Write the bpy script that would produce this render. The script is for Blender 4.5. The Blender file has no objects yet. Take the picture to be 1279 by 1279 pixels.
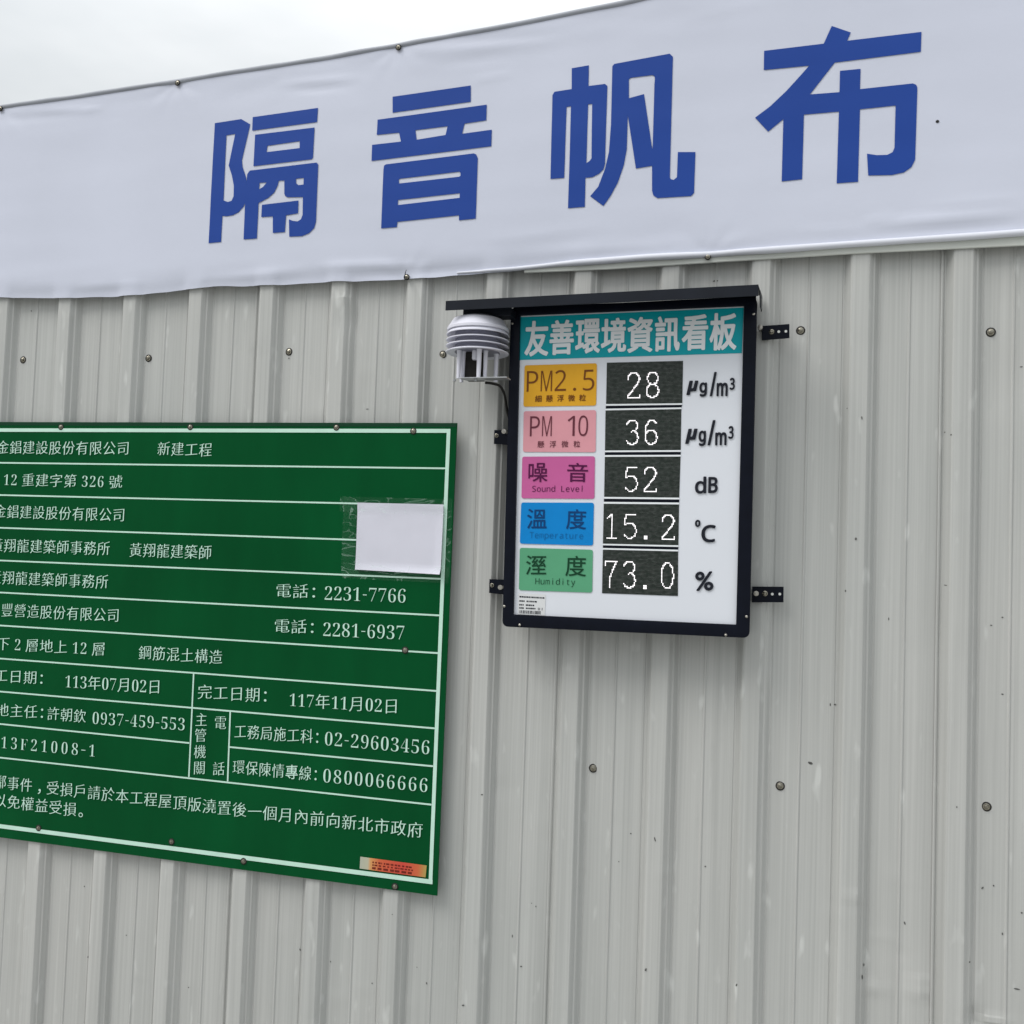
import bpy, bmesh, math, random
from math import sin, cos, pi, radians, sqrt, hypot, atan2, exp
from mathutils import Vector, Matrix, noise

random.seed(7)
SC = bpy.context.scene
COL = SC.collection

# ------------------------------------------------------------------ camera
FOC = 1300.0                       # focal length in photograph pixels (photo is 1279 wide)
YAW, PITCH, ROLL = radians(15.785), radians(2.679), radians(2.016)
CAM_Z, CAM_D = 1.75, 2.6           # lens height, distance to the fence plane y = 0
_f = Vector((-sin(YAW) * cos(PITCH), cos(YAW) * cos(PITCH), sin(PITCH)))
_r0 = Vector((cos(YAW), sin(YAW), 0))
_u0 = _r0.cross(_f)
_r = cos(ROLL) * _r0 + sin(ROLL) * _u0
_u = -sin(ROLL) * _r0 + cos(ROLL) * _u0
cam = bpy.data.cameras.new('camera')
cam.sensor_width = 36.0
cam.lens = 36.0 * FOC / 1279.0
cam.clip_start, cam.clip_end = 0.05, 2000
camo = bpy.data.objects.new('camera', cam)
COL.objects.link(camo)
camo.matrix_world = Matrix(((_r.x, _u.x, -_f.x, 0), (_r.y, _u.y, -_f.y, -CAM_D), (_r.z, _u.z, -_f.z, CAM_Z), (0, 0, 0, 1)))
SC.camera = camo


def at(x, y, Y=0.0):
    """world X, Z of a point of a surface standing at depth Y, measured in the photograph"""
    d = (x - 639.5) * _r - (y - 639.5) * _u + FOC * _f
    t = (Y + CAM_D) / d.y
    return d.x * t, CAM_Z + d.z * t


# ------------------------------------------------------------------ sky, sun, exposure
SUN_EL, SUN_AZ = radians(50), radians(227)     # azimuth from +Y, clockwise: behind the camera, to its left
W = bpy.data.worlds.new('World')
SC.world = W
W.use_nodes = True
nt = W.node_tree
nt.nodes.clear()
L = nt.links.new


def N(t, **kw):
    n = nt.nodes.new(t)
    for k, v in kw.items():
        setattr(n, k, v)
    return n


sky = N('ShaderNodeTexSky', sky_type='NISHITA')
sky.sun_disc = False
sky.sun_elevation, sky.sun_rotation = SUN_EL, SUN_AZ
sky.air_density, sky.dust_density = 1.0, 3.0
tc = N('ShaderNodeTexCoord')
mp = N('ShaderNodeMapping')
mp.inputs['Scale'].default_value = (1.0, 1.0, 2.6)
n1 = N('ShaderNodeTexNoise')
n1.inputs['Scale'].default_value, n1.inputs['Detail'].default_value, n1.inputs['Roughness'].default_value = 2.1, 5, 0.5
cr = N('ShaderNodeValToRGB')
cr.color_ramp.elements[0].position, cr.color_ramp.elements[0].color = 0.33, (0.80, 0.845, 0.87, 1)
cr.color_ramp.elements[1].position, cr.color_ramp.elements[1].color = 0.66, (1.12, 1.14, 1.15, 1)
sep = N('ShaderNodeSeparateXYZ')
zr = N('ShaderNodeMapRange')                   # overcast sky: brighter towards the zenith
zr.inputs['From Min'].default_value, zr.inputs['From Max'].default_value = 0.0, 1.0
zr.inputs['To Min'].default_value, zr.inputs['To Max'].default_value = 3.3, 16.5
vm = N('ShaderNodeVectorMath', operation='SCALE')
mx = N('ShaderNodeMix', data_type='RGBA')
mx.inputs['Factor'].default_value = 0.93
bg = N('ShaderNodeBackground')
bg.inputs['Strength'].default_value = 0.1
ow = N('ShaderNodeOutputWorld')
L(tc.outputs['Generated'], mp.inputs['Vector'])
L(mp.outputs[0], n1.inputs['Vector'])
L(n1.outputs['Fac'], cr.inputs['Fac'])
L(tc.outputs['Generated'], sep.inputs[0])
zp = N('ShaderNodeMath', operation='POWER', use_clamp=True)
zp.inputs[1].default_value = 1.3
L(sep.outputs['Z'], zp.inputs[0])
L(zp.outputs[0], zr.inputs['Value'])
L(cr.outputs['Color'], vm.inputs[0])
L(zr.outputs[0], vm.inputs['Scale'])
L(sky.outputs[0], mx.inputs[6])
L(vm.outputs[0], mx.inputs[7])
L(mx.outputs[2], bg.inputs['Color'])
L(bg.outputs[0], ow.inputs['Surface'])

sl = bpy.data.lights.new('sun', 'SUN')
sl.energy, sl.angle, sl.color = 1.25, radians(28), (1.0, 0.97, 0.93)
so = bpy.data.objects.new('sun', sl)
COL.objects.link(so)
_sd = Vector((sin(SUN_AZ) * cos(SUN_EL), cos(SUN_AZ) * cos(SUN_EL), sin(SUN_EL)))
so.rotation_euler = _sd.to_track_quat('Z', 'Y').to_euler()
so.location = (-3, -6, 8)

SC.render.engine = 'CYCLES'
SC.view_settings.view_transform = 'Standard'
SC.view_settings.look = 'None'
SC.view_settings.gamma = 1.0
SC.view_settings.use_curve_mapping = False
SC.view_settings.exposure = 0.34
SC.cycles.max_bounces = 6


# ------------------------------------------------------------------ materials
def mat(name, color, rough=0.5, metal=0.0, var=0.05, scale=8.0, bump=0.0, bscale=120.0, spec=0.18, emit=None, stretch=(1, 1, 1)):
    """painted / moulded surface: base colour with a little procedural wear in it"""
    m = bpy.data.materials.new(name)
    m.use_nodes = True
    t = m.node_tree
    b = t.nodes['Principled BSDF']
    b.inputs['Roughness'].default_value = rough
    b.inputs['Metallic'].default_value = metal
    b.inputs['Specular IOR Level'].default_value = spec
    co = t.nodes.new('ShaderNodeTexCoord')
    mpn = t.nodes.new('ShaderNodeMapping')
    mpn.inputs['Scale'].default_value = stretch
    no = t.nodes.new('ShaderNodeTexNoise')
    no.inputs['Scale'].default_value = scale
    no.inputs['Detail'].default_value = 4
    ra = t.nodes.new('ShaderNodeValToRGB')
    ra.color_ramp.elements[0].position = 0.3
    ra.color_ramp.elements[1].position = 0.7
    ra.color_ramp.elements[0].color = (*[c * (1 - var) for c in color], 1)
    ra.color_ramp.elements[1].color = (*[min(1, c * (1 + var)) for c in color], 1)
    t.links.new(co.outputs['Object'], mpn.inputs['Vector'])
    t.links.new(mpn.outputs[0], no.inputs['Vector'])
    t.links.new(no.outputs['Fac'], ra.inputs['Fac'])
    t.links.new(ra.outputs['Color'], b.inputs['Base Color'])
    if bump > 0:
        n2 = t.nodes.new('ShaderNodeTexNoise')
        n2.inputs['Scale'].default_value = bscale
        n2.inputs['Detail'].default_value = 3
        bp = t.nodes.new('ShaderNodeBump')
        bp.inputs['Strength'].default_value = bump
        bp.inputs['Distance'].default_value = 0.002
        t.links.new(mpn.outputs[0], n2.inputs['Vector'])
        t.links.new(n2.outputs['Fac'], bp.inputs['Height'])
        t.links.new(bp.outputs[0], b.inputs['Normal'])
    if emit:
        b.inputs['Emission Color'].default_value = (*emit[0], 1)
        b.inputs['Emission Strength'].default_value = emit[1]
    return m


def fence_paint():
    """pale grey-green coil-coated steel: rain streaks, rubbed spots, tiny chips"""
    m = bpy.data.materials.new('fence_paint')
    m.use_nodes = True
    t = m.node_tree
    b = t.nodes['Principled BSDF']
    n = t.nodes.new
    l = t.links.new
    co = n('ShaderNodeTexCoord')

    def noi(sc, stretch, det=4, ro=0.55):
        mpn = n('ShaderNodeMapping')
        mpn.inputs['Scale'].default_value = stretch
        x = n('ShaderNodeTexNoise')
        x.inputs['Scale'].default_value, x.inputs['Detail'].default_value, x.inputs['Roughness'].default_value = sc, det, ro
        l(co.outputs['Object'], mpn.inputs['Vector'])
        l(mpn.outputs[0], x.inputs['Vector'])
        return x.outputs['Fac']

    def ramp(src, p0, c0, p1, c1):
        r = n('ShaderNodeValToRGB')
        r.color_ramp.elements[0].position, r.color_ramp.elements[0].color = p0, c0
        r.color_ramp.elements[1].position, r.color_ramp.elements[1].color = p1, c1
        l(src, r.inputs['Fac'])
        return r.outputs['Color']

    def mix(a, bb, fac, mode='MIX'):
        x = n('ShaderNodeMix')
        x.data_type = 'RGBA'
        x.blend_type = mode
        if isinstance(fac, float):
            x.inputs['Factor'].default_value = fac
        else:
            l(fac, x.inputs['Factor'])
        for i, s in ((6, a), (7, bb)):
            if isinstance(s, tuple):
                x.inputs[i].default_value = s
            else:
                l(s, x.inputs[i])
        return x.outputs[2]

    base = ramp(noi(1.3, (1, 1, 0.6), 3), 0.35, (0.445, 0.453, 0.440, 1), 0.68, (0.485, 0.484, 0.468, 1))
    fine = ramp(noi(1.0, (190, 20, 1.1), 3, 0.6), 0.3, (0.86, 0.86, 0.86, 1), 0.72, (1.08, 1.08, 1.08, 1))
    wide = ramp(noi(1.0, (34, 8, 0.7), 3, 0.6), 0.3, (0.91, 0.915, 0.91, 1), 0.72, (1.06, 1.06, 1.055, 1))
    c = mix(mix(base, fine, 0.75, 'MULTIPLY'), wide, 0.9, 'MULTIPLY')
    # chalky rub marks
    spots = ramp(noi(1.0, (36, 10, 10), 2, 0.4), 0.66, (0, 0, 0, 1), 0.77, (1, 1, 1, 1))
    c = mix(c, (0.62, 0.63, 0.61, 1), mix((0, 0, 0, 1), spots, 0.62))
    # grime
    gr = ramp(noi(1.0, (7, 4, 3.2), 5, 0.7), 0.62, (0, 0, 0, 1), 0.82, (1, 1, 1, 1))
    c = mix(c, (0.27, 0.27, 0.26, 1), mix((0, 0, 0, 1), gr, 0.30))
    # chips down to primer
    vo = n('ShaderNodeTexVoronoi')
    mpv = n('ShaderNodeMapping')
    mpv.inputs['Scale'].default_value = (7, 4, 4.0)
    l(co.outputs['Object'], mpv.inputs['Vector'])
    l(mpv.outputs[0], vo.inputs['Vector'])
    chip = ramp(vo.outputs['Distance'], 0.010, (1, 1, 1, 1), 0.020, (0, 0, 0, 1))
    c = mix(c, (0.12, 0.12, 0.115, 1), mix((0, 0, 0, 1), chip, 0.35))
    l(c, b.inputs['Base Color'])
    b.inputs['Roughness'].default_value = 0.42
    b.inputs['Specular IOR Level'].default_value = 0.45
    bp = n('ShaderNodeBump')
    bp.inputs['Strength'].default_value = 0.35
    bp.inputs['Distance'].default_value = 0.0025
    l(noi(1.0, (22, 9, 5), 3, 0.5), bp.inputs['Height'])
    l(bp.outputs[0], b.inputs['Normal'])
    return m


M = dict(
    fence=fence_paint(),
    flashing=mat('flashing_paint', (0.60, 0.62, 0.58), 0.45, var=0.06, scale=6, stretch=(1, 1, 4)),
    banner=mat('banner_vinyl', (0.575, 0.60, 0.70), 0.36, var=0.03, scale=2.5, bump=0.12, bscale=45),
    hem=mat('banner_hem', (0.66, 0.675, 0.74), 0.38, var=0.03, scale=3),
    hemtop=mat('banner_rope_hem', (0.33, 0.345, 0.385), 0.5, var=0.10, scale=8),
    blue=mat('blue_banner_ink', (0.014, 0.055, 0.285), 0.42, var=0.05, scale=3),
    green=mat('green_sign_face', (0.0010, 0.067, 0.0185), 0.26, var=0.14, scale=2.6, spec=0.07, stretch=(2.2, 1, 0.7)),
    greenedge=mat('green_sign_edge', (0.004, 0.040, 0.018), 0.4, var=0.08),
    mint=mat('white_sign_paint', (0.52, 0.74, 0.63), 0.5, var=0.05, scale=20),
    paper=mat('white_paper', (0.62, 0.62, 0.70), 0.6, var=0.03, scale=9, bump=0.15, bscale=14),
    black=mat('black_powder_coat', (0.0040, 0.0055, 0.0115), 0.33, var=0.15, scale=30, spec=0.12),
    hood=mat('dark_hood_paint', (0.011, 0.0135, 0.020), 0.4, var=0.15, scale=12),
    panel=mat('white_face_panel', (0.69, 0.715, 0.77), 0.3, var=0.02, scale=3),
    teal=mat('teal_print', (0.004, 0.34, 0.40), 0.33, var=0.04, scale=6),
    titlewhite=mat('white_print', (0.80, 0.83, 0.86), 0.4, var=0.02),
    ink=mat('black_print', (0.012, 0.014, 0.022), 0.4, var=0.05),
    orange=mat('orange_tile', (0.72, 0.37, 0.025), 0.35, var=0.05, scale=12),
    pink=mat('pink_tile', (0.69, 0.315, 0.36), 0.35, var=0.04, scale=12),
    magenta=mat('magenta_tile', (0.53, 0.115, 0.31), 0.35, var=0.04, scale=12),
    bluet=mat('blue_tile', (0.003, 0.215, 0.58), 0.35, var=0.04, scale=12),
    greent=mat('green_tile', (0.10, 0.34, 0.19), 0.35, var=0.04, scale=12),
    tbrown=mat('brown_print', (0.17, 0.055, 0.01), 0.4, var=0.05),
    tmaroon=mat('maroon_print', (0.13, 0.03, 0.045), 0.4, var=0.05),
    tplum=mat('plum_print', (0.085, 0.006, 0.055), 0.4, var=0.05),
    tnavy=mat('navy_print', (0.003, 0.045, 0.16), 0.4, var=0.05),
    tforest=mat('forest_print', (0.006, 0.05, 0.022), 0.4, var=0.05),
    zinc=mat('zinc_steel', (0.42, 0.40, 0.36), 0.32, 1.0, var=0.25, scale=220),
    bronze=mat('weathered_screw_steel', (0.30, 0.28, 0.23), 0.25, 1.0, var=0.35, scale=260),
    rubber=mat('dark_rubber', (0.022, 0.021, 0.02), 0.7, var=0.2, scale=90),
    shield=mat('white_shield_plastic', (0.70, 0.70, 0.78), 0.4, var=0.02, scale=20),
    steelplate=mat('grey_base_plate', (0.36, 0.37, 0.38), 0.35, 0.6, var=0.1, scale=40),
    chip=mat('bare_primer_chip', (0.10, 0.10, 0.095), 0.7, var=0.4, scale=200),
    scuff=mat('chalky_scuff', (0.66, 0.67, 0.65), 0.7, var=0.1, scale=200),
    led=mat('white_led_light', (0.8, 0.8, 0.8), 0.5, emit=((1.0, 0.94, 0.97), 0.85)),
    ground=mat('concrete_ground', (0.30, 0.30, 0.285), 0.85, var=0.25, scale=0.8, bump=0.4, bscale=40),
)


def led_panel_material():
    m = bpy.data.materials.new('led_matrix_face')
    m.use_nodes = True
    t = m.node_tree
    b = t.nodes['Principled BSDF']
    n, l = t.nodes.new, t.links.new
    uv = n('ShaderNodeUVMap')
    sp = n('ShaderNodeSeparateXYZ')
    l(uv.outputs[0], sp.inputs[0])

    def frac_dist(out, k):
        a = n('ShaderNodeMath'); a.operation = 'MULTIPLY'; a.inputs[1].default_value = k
        f = n('ShaderNodeMath'); f.operation = 'FRACT'
        s = n('ShaderNodeMath'); s.operation = 'SUBTRACT'; s.inputs[1].default_value = 0.5
        d = n('ShaderNodeMath'); d.operation = 'ABSOLUTE'
        g = n('ShaderNodeMath'); g.operation = 'LESS_THAN'; g.inputs[1].default_value = 0.27
        l(out, a.inputs[0]); l(a.outputs[0], f.inputs[0]); l(f.outputs[0], s.inputs[0]); l(s.outputs[0], d.inputs[0]); l(d.outputs[0], g.inputs[0])
        return g.outputs[0]
    u = frac_dist(sp.outputs['X'], 64)
    v = frac_dist(sp.outputs['Y'], 32)
    mu = n('ShaderNodeMath'); mu.operation = 'MULTIPLY'
    l(u, mu.inputs[0]); l(v, mu.inputs[1])
    no = n('ShaderNodeTexNoise'); no.inputs['Scale'].default_value = 14; no.inputs['Detail'].default_value = 3
    ra = n('ShaderNodeValToRGB')
    ra.color_ramp.elements[0].position, ra.color_ramp.elements[0].color = 0.35, (0.020, 0.040, 0.027, 1)
    ra.color_ramp.elements[1].position, ra.color_ramp.elements[1].color = 0.66, (0.115, 0.130, 0.120, 1)
    l(uv.outputs[0], no.inputs['Vector']); l(no.outputs['Fac'], ra.inputs['Fac'])
    mix = n('ShaderNodeMix'); mix.data_type = 'RGBA'
    mix.inputs[6].default_value = (0.010, 0.012, 0.011, 1)
    l(mu.outputs[0], mix.inputs['Factor']); l(ra.outputs['Color'], mix.inputs[7])
    l(mix.outputs[2], b.inputs['Base Color'])
    b.inputs['Roughness'].default_value = 0.3
    b.inputs['Specular IOR Level'].default_value = 0.3
    return m


def sticker_material():
    m = bpy.data.materials.new('red_yellow_sticker_print')
    m.use_nodes = True
    t = m.node_tree
    b = t.nodes['Principled BSDF']
    uv = t.nodes.new('ShaderNodeUVMap')
    sp = t.nodes.new('ShaderNodeSeparateXYZ')
    r = t.nodes.new('ShaderNodeValToRGB')
    e = r.color_ramp.elements
    e[0].position, e[0].color = 0.0, (0.40, 0.42, 0.34, 1)
    e[1].position, e[1].color = 1.0, (0.40, 0.30, 0.08, 1)
    for p, c in ((0.12, (0.45, 0.44, 0.32, 1)), (0.16, (0.62, 0.30, 0.10, 1)), (0.30, (0.58, 0.11, 0.04, 1)), (0.66, (0.56, 0.055, 0.035, 1)), (0.88, (0.56, 0.12, 0.04, 1))):
        x = e.new(p)
        x.color = c
    t.links.new(uv.outputs[0], sp.inputs[0])
    t.links.new(sp.outputs['X'], r.inputs['Fac'])
    t.links.new(r.outputs['Color'], b.inputs['Base Color'])
    b.inputs['Roughness'].default_value = 0.4
    return m


def tape_material():
    m = bpy.data.materials.new('clear_tape')
    m.use_nodes = True
    t = m.node_tree
    b = t.nodes['Principled BSDF']
    b.inputs['Base Color'].default_value = (0.55, 0.75, 0.65, 1)
    b.inputs['Roughness'].default_value = 0.12
    co = t.nodes.new('ShaderNodeTexCoord')
    mpn = t.nodes.new('ShaderNodeMapping')
    mpn.inputs['Scale'].default_value = (9, 1, 22)
    mpn.inputs['Rotation'].default_value = (0, 0.35, 0)
    no = t.nodes.new('ShaderNodeTexNoise')
    no.inputs['Scale'].default_value = 1.0
    no.inputs['Detail'].default_value = 2
    no.inputs['Distortion'].default_value = 0.6
    ra = t.nodes.new('ShaderNodeValToRGB')
    e = ra.color_ramp.elements
    e[0].position, e[0].color = 0.0, (0.015, 0.015, 0.015, 1)
    e[1].position, e[1].color = 1.0, (0.02, 0.02, 0.02, 1)
    for p_, v_ in ((0.445, .015), (0.458, .20), (0.47, .02), (0.62, .02), (0.63, .22), (0.64, .03)):
        x_ = e.new(p_)
        x_.color = (v_, v_, v_, 1)
    bp = t.nodes.new('ShaderNodeBump')
    bp.inputs['Strength'].default_value = 0.6
    bp.inputs['Distance'].default_value = 0.002
    t.links.new(co.outputs['Object'], mpn.inputs[0])
    t.links.new(mpn.outputs[0], no.inputs['Vector'])
    t.links.new(no.outputs['Fac'], ra.inputs[0])
    t.links.new(ra.outputs['Color'], b.inputs['Alpha'])
    t.links.new(no.outputs['Fac'], bp.inputs['Height'])
    t.links.new(bp.outputs[0], b.inputs['Normal'])
    return m


M['ledface'] = led_panel_material()
M['sticker'] = sticker_material()
M['tape'] = tape_material()


# ------------------------------------------------------------------ mesh helpers
class MB:
    def __init__(s):
        s.v, s.f, s.uv = [], [], {}

    def add(s, vs, fs):
        o = len(s.v)
        s.v += [tuple(v) for v in vs]
        s.f += [tuple(i + o for i in f) for f in fs]

    def quad(s, a, b, c, d, uv=False):
        if uv:
            s.uv[len(s.f)] = ((0, 0), (1, 0), (1, 1), (0, 1))
        s.add((a, b, c, d), ((0, 1, 2, 3),))

    def box(s, x0, x1, y0, y1, z0, z1):
        s.hexa([(x0, z0), (x1, z0), (x1, z1), (x0, z1)], y0, y1)

    def hexa(s, pts, y0, y1):
        """prism: outline of (x, z) points from depth y0 (front) to y1 (back)"""
        n = len(pts)
        vs = [(x, y0, z) for x, z in pts] + [(x, y1, z) for x, z in pts]
        fs = [tuple(range(n)), tuple(range(2 * n - 1, n - 1, -1))]
        fs += [(i, i + n, (i + 1) % n + n, (i + 1) % n) for i in range(n)]
        s.add(vs, fs)

    def ring(s, outer, inner, y0, y1):
        """flat frame between two outlines with the same number of points"""
        n = len(outer)
        vs = [(x, y0, z) for x, z in outer] + [(x, y0, z) for x, z in inner] + [(x, y1, z) for x, z in outer] + [(x, y1, z) for x, z in inner]
        fs = []
        for i in range(n):
            j = (i + 1) % n
            fs += [(i, j, n + j, n + i), (i, 2 * n + i, 2 * n + j, j), (n + i, n + j, 3 * n + j, 3 * n + i), (2 * n + i, 3 * n + i, 3 * n + j, 2 * n + j)]
        s.add(vs, fs)

    def tube(s, pts, r, seg=8, caps=True):
        pts = [Vector(p) for p in pts]
        rings = []
        for i, p in enumerate(pts):
            d = (pts[min(i + 1, len(pts) - 1)] - pts[max(i - 1, 0)]).normalized()
            a = d.cross(Vector((0, 0, 1)))
            if a.length < 1e-3:
                a = d.cross(Vector((1, 0, 0)))
            a.normalize()
            b = d.cross(a)
            rr = r[i] if isinstance(r, (list, tuple)) else r
            rings.append([p + rr * (cos(2 * pi * k / seg) * a + sin(2 * pi * k / seg) * b) for k in range(seg)])
        vs = [v for q in rings for v in q]
        fs = []
        for i in range(len(rings) - 1):
            for k in range(seg):
                k2 = (k + 1) % seg
                fs.append((i * seg + k, i * seg + k2, (i + 1) * seg + k2, (i + 1) * seg + k))
        if caps:
            fs.append(tuple(range(seg - 1, -1, -1)))
            fs.append(tuple(range((len(rings) - 1) * seg, len(rings) * seg)))
        s.add(vs, fs)

    def lathe(s, c, prof, seg=40, axis='z'):
        """closed profile of (radius, height) turned about a vertical axis or one pointing out of the wall"""
        n = len(prof)
        vs = []
        for k in range(seg):
            a = 2 * pi * k / seg
            for r, h in prof:
                if axis == 'z':
                    vs.append((c[0] + r * cos(a), c[1] + r * sin(a), c[2] + h))
                else:
                    vs.append((c[0] + r * cos(a), c[1] - h, c[2] + r * sin(a)))
        fs = []
        for k in range(seg):
            k2 = (k + 1) % seg
            for i in range(n - 1):
                fs.append((k * n + i, k2 * n + i, k2 * n + i + 1, k * n + i + 1))
        s.add(vs, fs)

    def build(s, name, material, parent=None, origin=(0, 0, 0), smooth=None, bevel=0.0):
        if parent is not None and origin == (0, 0, 0):
            origin = parent.get('_o', (0, 0, 0))
        me = bpy.data.meshes.new(name)
        me.from_pydata([(v[0] - origin[0], v[1] - origin[1], v[2] - origin[2]) for v in s.v], [], s.f)
        if s.uv:
            ul = me.uv_layers.new(name='UVMap')
            for fi, co in s.uv.items():
                for k, li in enumerate(me.polygons[fi].loop_indices):
                    ul.data[li].uv = co[k]
        me.materials.append(M[material] if isinstance(material, str) else material)
        bm = bmesh.new()
        bm.from_mesh(me)
        if bevel > 0:
            bmesh.ops.remove_doubles(bm, verts=bm.verts, dist=1e-6)
            ed = [e for e in bm.edges if len(e.link_faces) == 2 and e.calc_face_angle(0) > 0.6]
            bmesh.ops.bevel(bm, geom=ed, offset=bevel, segments=2, affect='EDGES', profile=0.6)
        if not s.uv and len(s.f) > 1 and name not in ('lettering',):
            bmesh.ops.recalc_face_normals(bm, faces=bm.faces)
        bm.to_mesh(me)
        bm.free()
        if smooth:
            for p in me.polygons:
                p.use_smooth = True
            me.set_sharp_from_angle(angle=radians(smooth))
        o = bpy.data.objects.new(name, me)
        COL.objects.link(o)
        if parent is not None:
            o.parent = parent
            o['_o'] = tuple(parent.get('_o', (0, 0, 0)))
        return o


def thing(name, loc, label, cat):
    o = bpy.data.objects.new(name, None)
    o.empty_display_size = 0.1
    COL.objects.link(o)
    o.location = loc
    o['_o'] = tuple(loc)
    o['label'], o['category'] = label, cat
    return o


def copy_part(src, parent, loc, name=None):
    """a copy of a part (and its sub-parts) sharing mesh data"""
    c = src.copy()
    COL.objects.link(c)
    c.parent = parent
    c.location = loc
    for ch in src.children:
        g = ch.copy()
        COL.objects.link(g)
        g.parent = c
    return c


def P(x, y, Y):
    X, Z = at(x, y, Y)
    return Vector((X, Y, Z))


# ------------------------------------------------------------------ lettering
_glyphs = {}
_dg = None


def glyph(ch, off=0.0):
    key = (ch, off)
    if key not in _glyphs:
        cu = bpy.data.curves.new('g', 'FONT')
        cu.body, cu.size, cu.offset, cu.resolution_u, cu.fill_mode = ch, 1.0, off, 3, 'FRONT'
        ob = bpy.data.objects.new('g', cu)
        COL.objects.link(ob)
        dg = bpy.context.evaluated_depsgraph_get()
        dg.update()
        ev = ob.evaluated_get(dg)
        me = ev.to_mesh()
        vs = [(v.co.x, v.co.y) for v in me.vertices]
        fs = [tuple(p.vertices) for p in me.polygons]
        ev.to_mesh_clear()
        bpy.data.objects.remove(ob)
        bpy.data.curves.remove(cu)
        if not vs:
            vs, fs = [(0, 0)], []
        xs, ys = [v[0] for v in vs], [v[1] for v in vs]
        _glyphs[key] = (vs, fs, (min(xs), min(ys), max(xs), max(ys)))
    return _glyphs[key]


def brush_glyph(ch, dy=0.0165, dx=0.006):
    """the same character with its level strokes drawn thinner than its uprights, as a brush does"""
    key = ('brush', ch)
    if key in _glyphs:
        return _glyphs[key]
    base = glyph(ch)
    cu = bpy.data.curves.new('g', 'FONT')
    cu.body, cu.size = ch, 1.0
    ob = bpy.data.objects.new('g', cu)
    COL.objects.link(ob)
    dg = bpy.context.evaluated_depsgraph_get()
    dg.update()
    cv = ob.to_curve(dg)
    loops = []
    for sp in cv.splines:
        pts = []
        bp = sp.bezier_points
        m = len(bp)
        for i in range(m):
            a, b = bp[i], bp[(i + 1) % m]
            p0, p1, p2, p3 = a.co.xy, a.handle_right.xy, b.handle_left.xy, b.co.xy
            straight = abs((p1 - p0).cross(p3 - p0)) + abs((p2 - p0).cross(p3 - p0)) < 1e-5
            for k in range(1 if straight else 4):
                t = k / 4
                pts.append(p0 * (1 - t) ** 3 + p1 * 3 * t * (1 - t) ** 2 + p2 * 3 * t * t * (1 - t) + p3 * t ** 3)
        q = []
        for p in pts:
            if not q or (p - q[-1]).length > 2e-3:
                q.append(p)
        if len(q) > 2 and (q[0] - q[-1]).length < 2e-3:
            q.pop()
        if len(q) > 2:
            loops.append(q)
    ob.to_curve_clear()

    def area(q):
        return 0.5 * sum(q[i].cross(q[(i + 1) % len(q)]) for i in range(len(q)))
    big = max(loops, key=lambda q: abs(area(q)))
    sg = 1 if area(big) > 0 else -1
    c2 = bpy.data.curves.new('h', 'CURVE')
    c2.dimensions, c2.fill_mode = '2D', 'FRONT'
    want = 0.0
    for q in loops:
        m = len(q)
        out = []
        for i in range(m):
            d0, d1 = (q[i] - q[i - 1]).normalized(), (q[(i + 1) % m] - q[i]).normalized()
            n0, n1 = Vector((-d0.y, d0.x)) * sg, Vector((-d1.y, d1.x)) * sg      # towards the inside of the stroke
            nx = max((n0.x, n1.x), key=abs)
            ny = max((n0.y, n1.y), key=abs)
            if n0.y * n1.y < -0.2:
                ny = 0
            if n0.x * n1.x < -0.2:
                nx = 0
            out.append(Vector((q[i].x + dx * nx, q[i].y + dy * ny)))
        want += area(out) * sg
        sp = c2.splines.new('POLY')
        sp.points.add(m - 1)
        for i, p in enumerate(out):
            sp.points[i].co = (p.x, p.y, 0, 1)
        sp.use_cyclic_u = True
    o2 = bpy.data.objects.new('h', c2)
    COL.objects.link(o2)
    dg = bpy.context.evaluated_depsgraph_get()
    dg.update()
    ev = o2.evaluated_get(dg)
    me = ev.to_mesh()
    vs = [(v.co.x, v.co.y) for v in me.vertices]
    fs = [tuple(p.vertices) for p in me.polygons]
    got = sum(p.area for p in me.polygons)
    ev.to_mesh_clear()
    bpy.data.objects.remove(o2)
    bpy.data.curves.remove(c2)
    bpy.data.objects.remove(ob)
    bpy.data.curves.remove(cu)
    if not fs or abs(got - want) > 0.06 * abs(want):
        print('brush fallback', ch, round(got, 4), round(want, 4))
        _glyphs[key] = base
    else:
        _glyphs[key] = (vs, fs, base[2])
    return _glyphs[key]


BOLD_DIGIT = {str(d): chr(0x1D7CE + d) for d in range(10)}
BOLD_DIGIT['F'] = chr(0x1D405)


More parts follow.
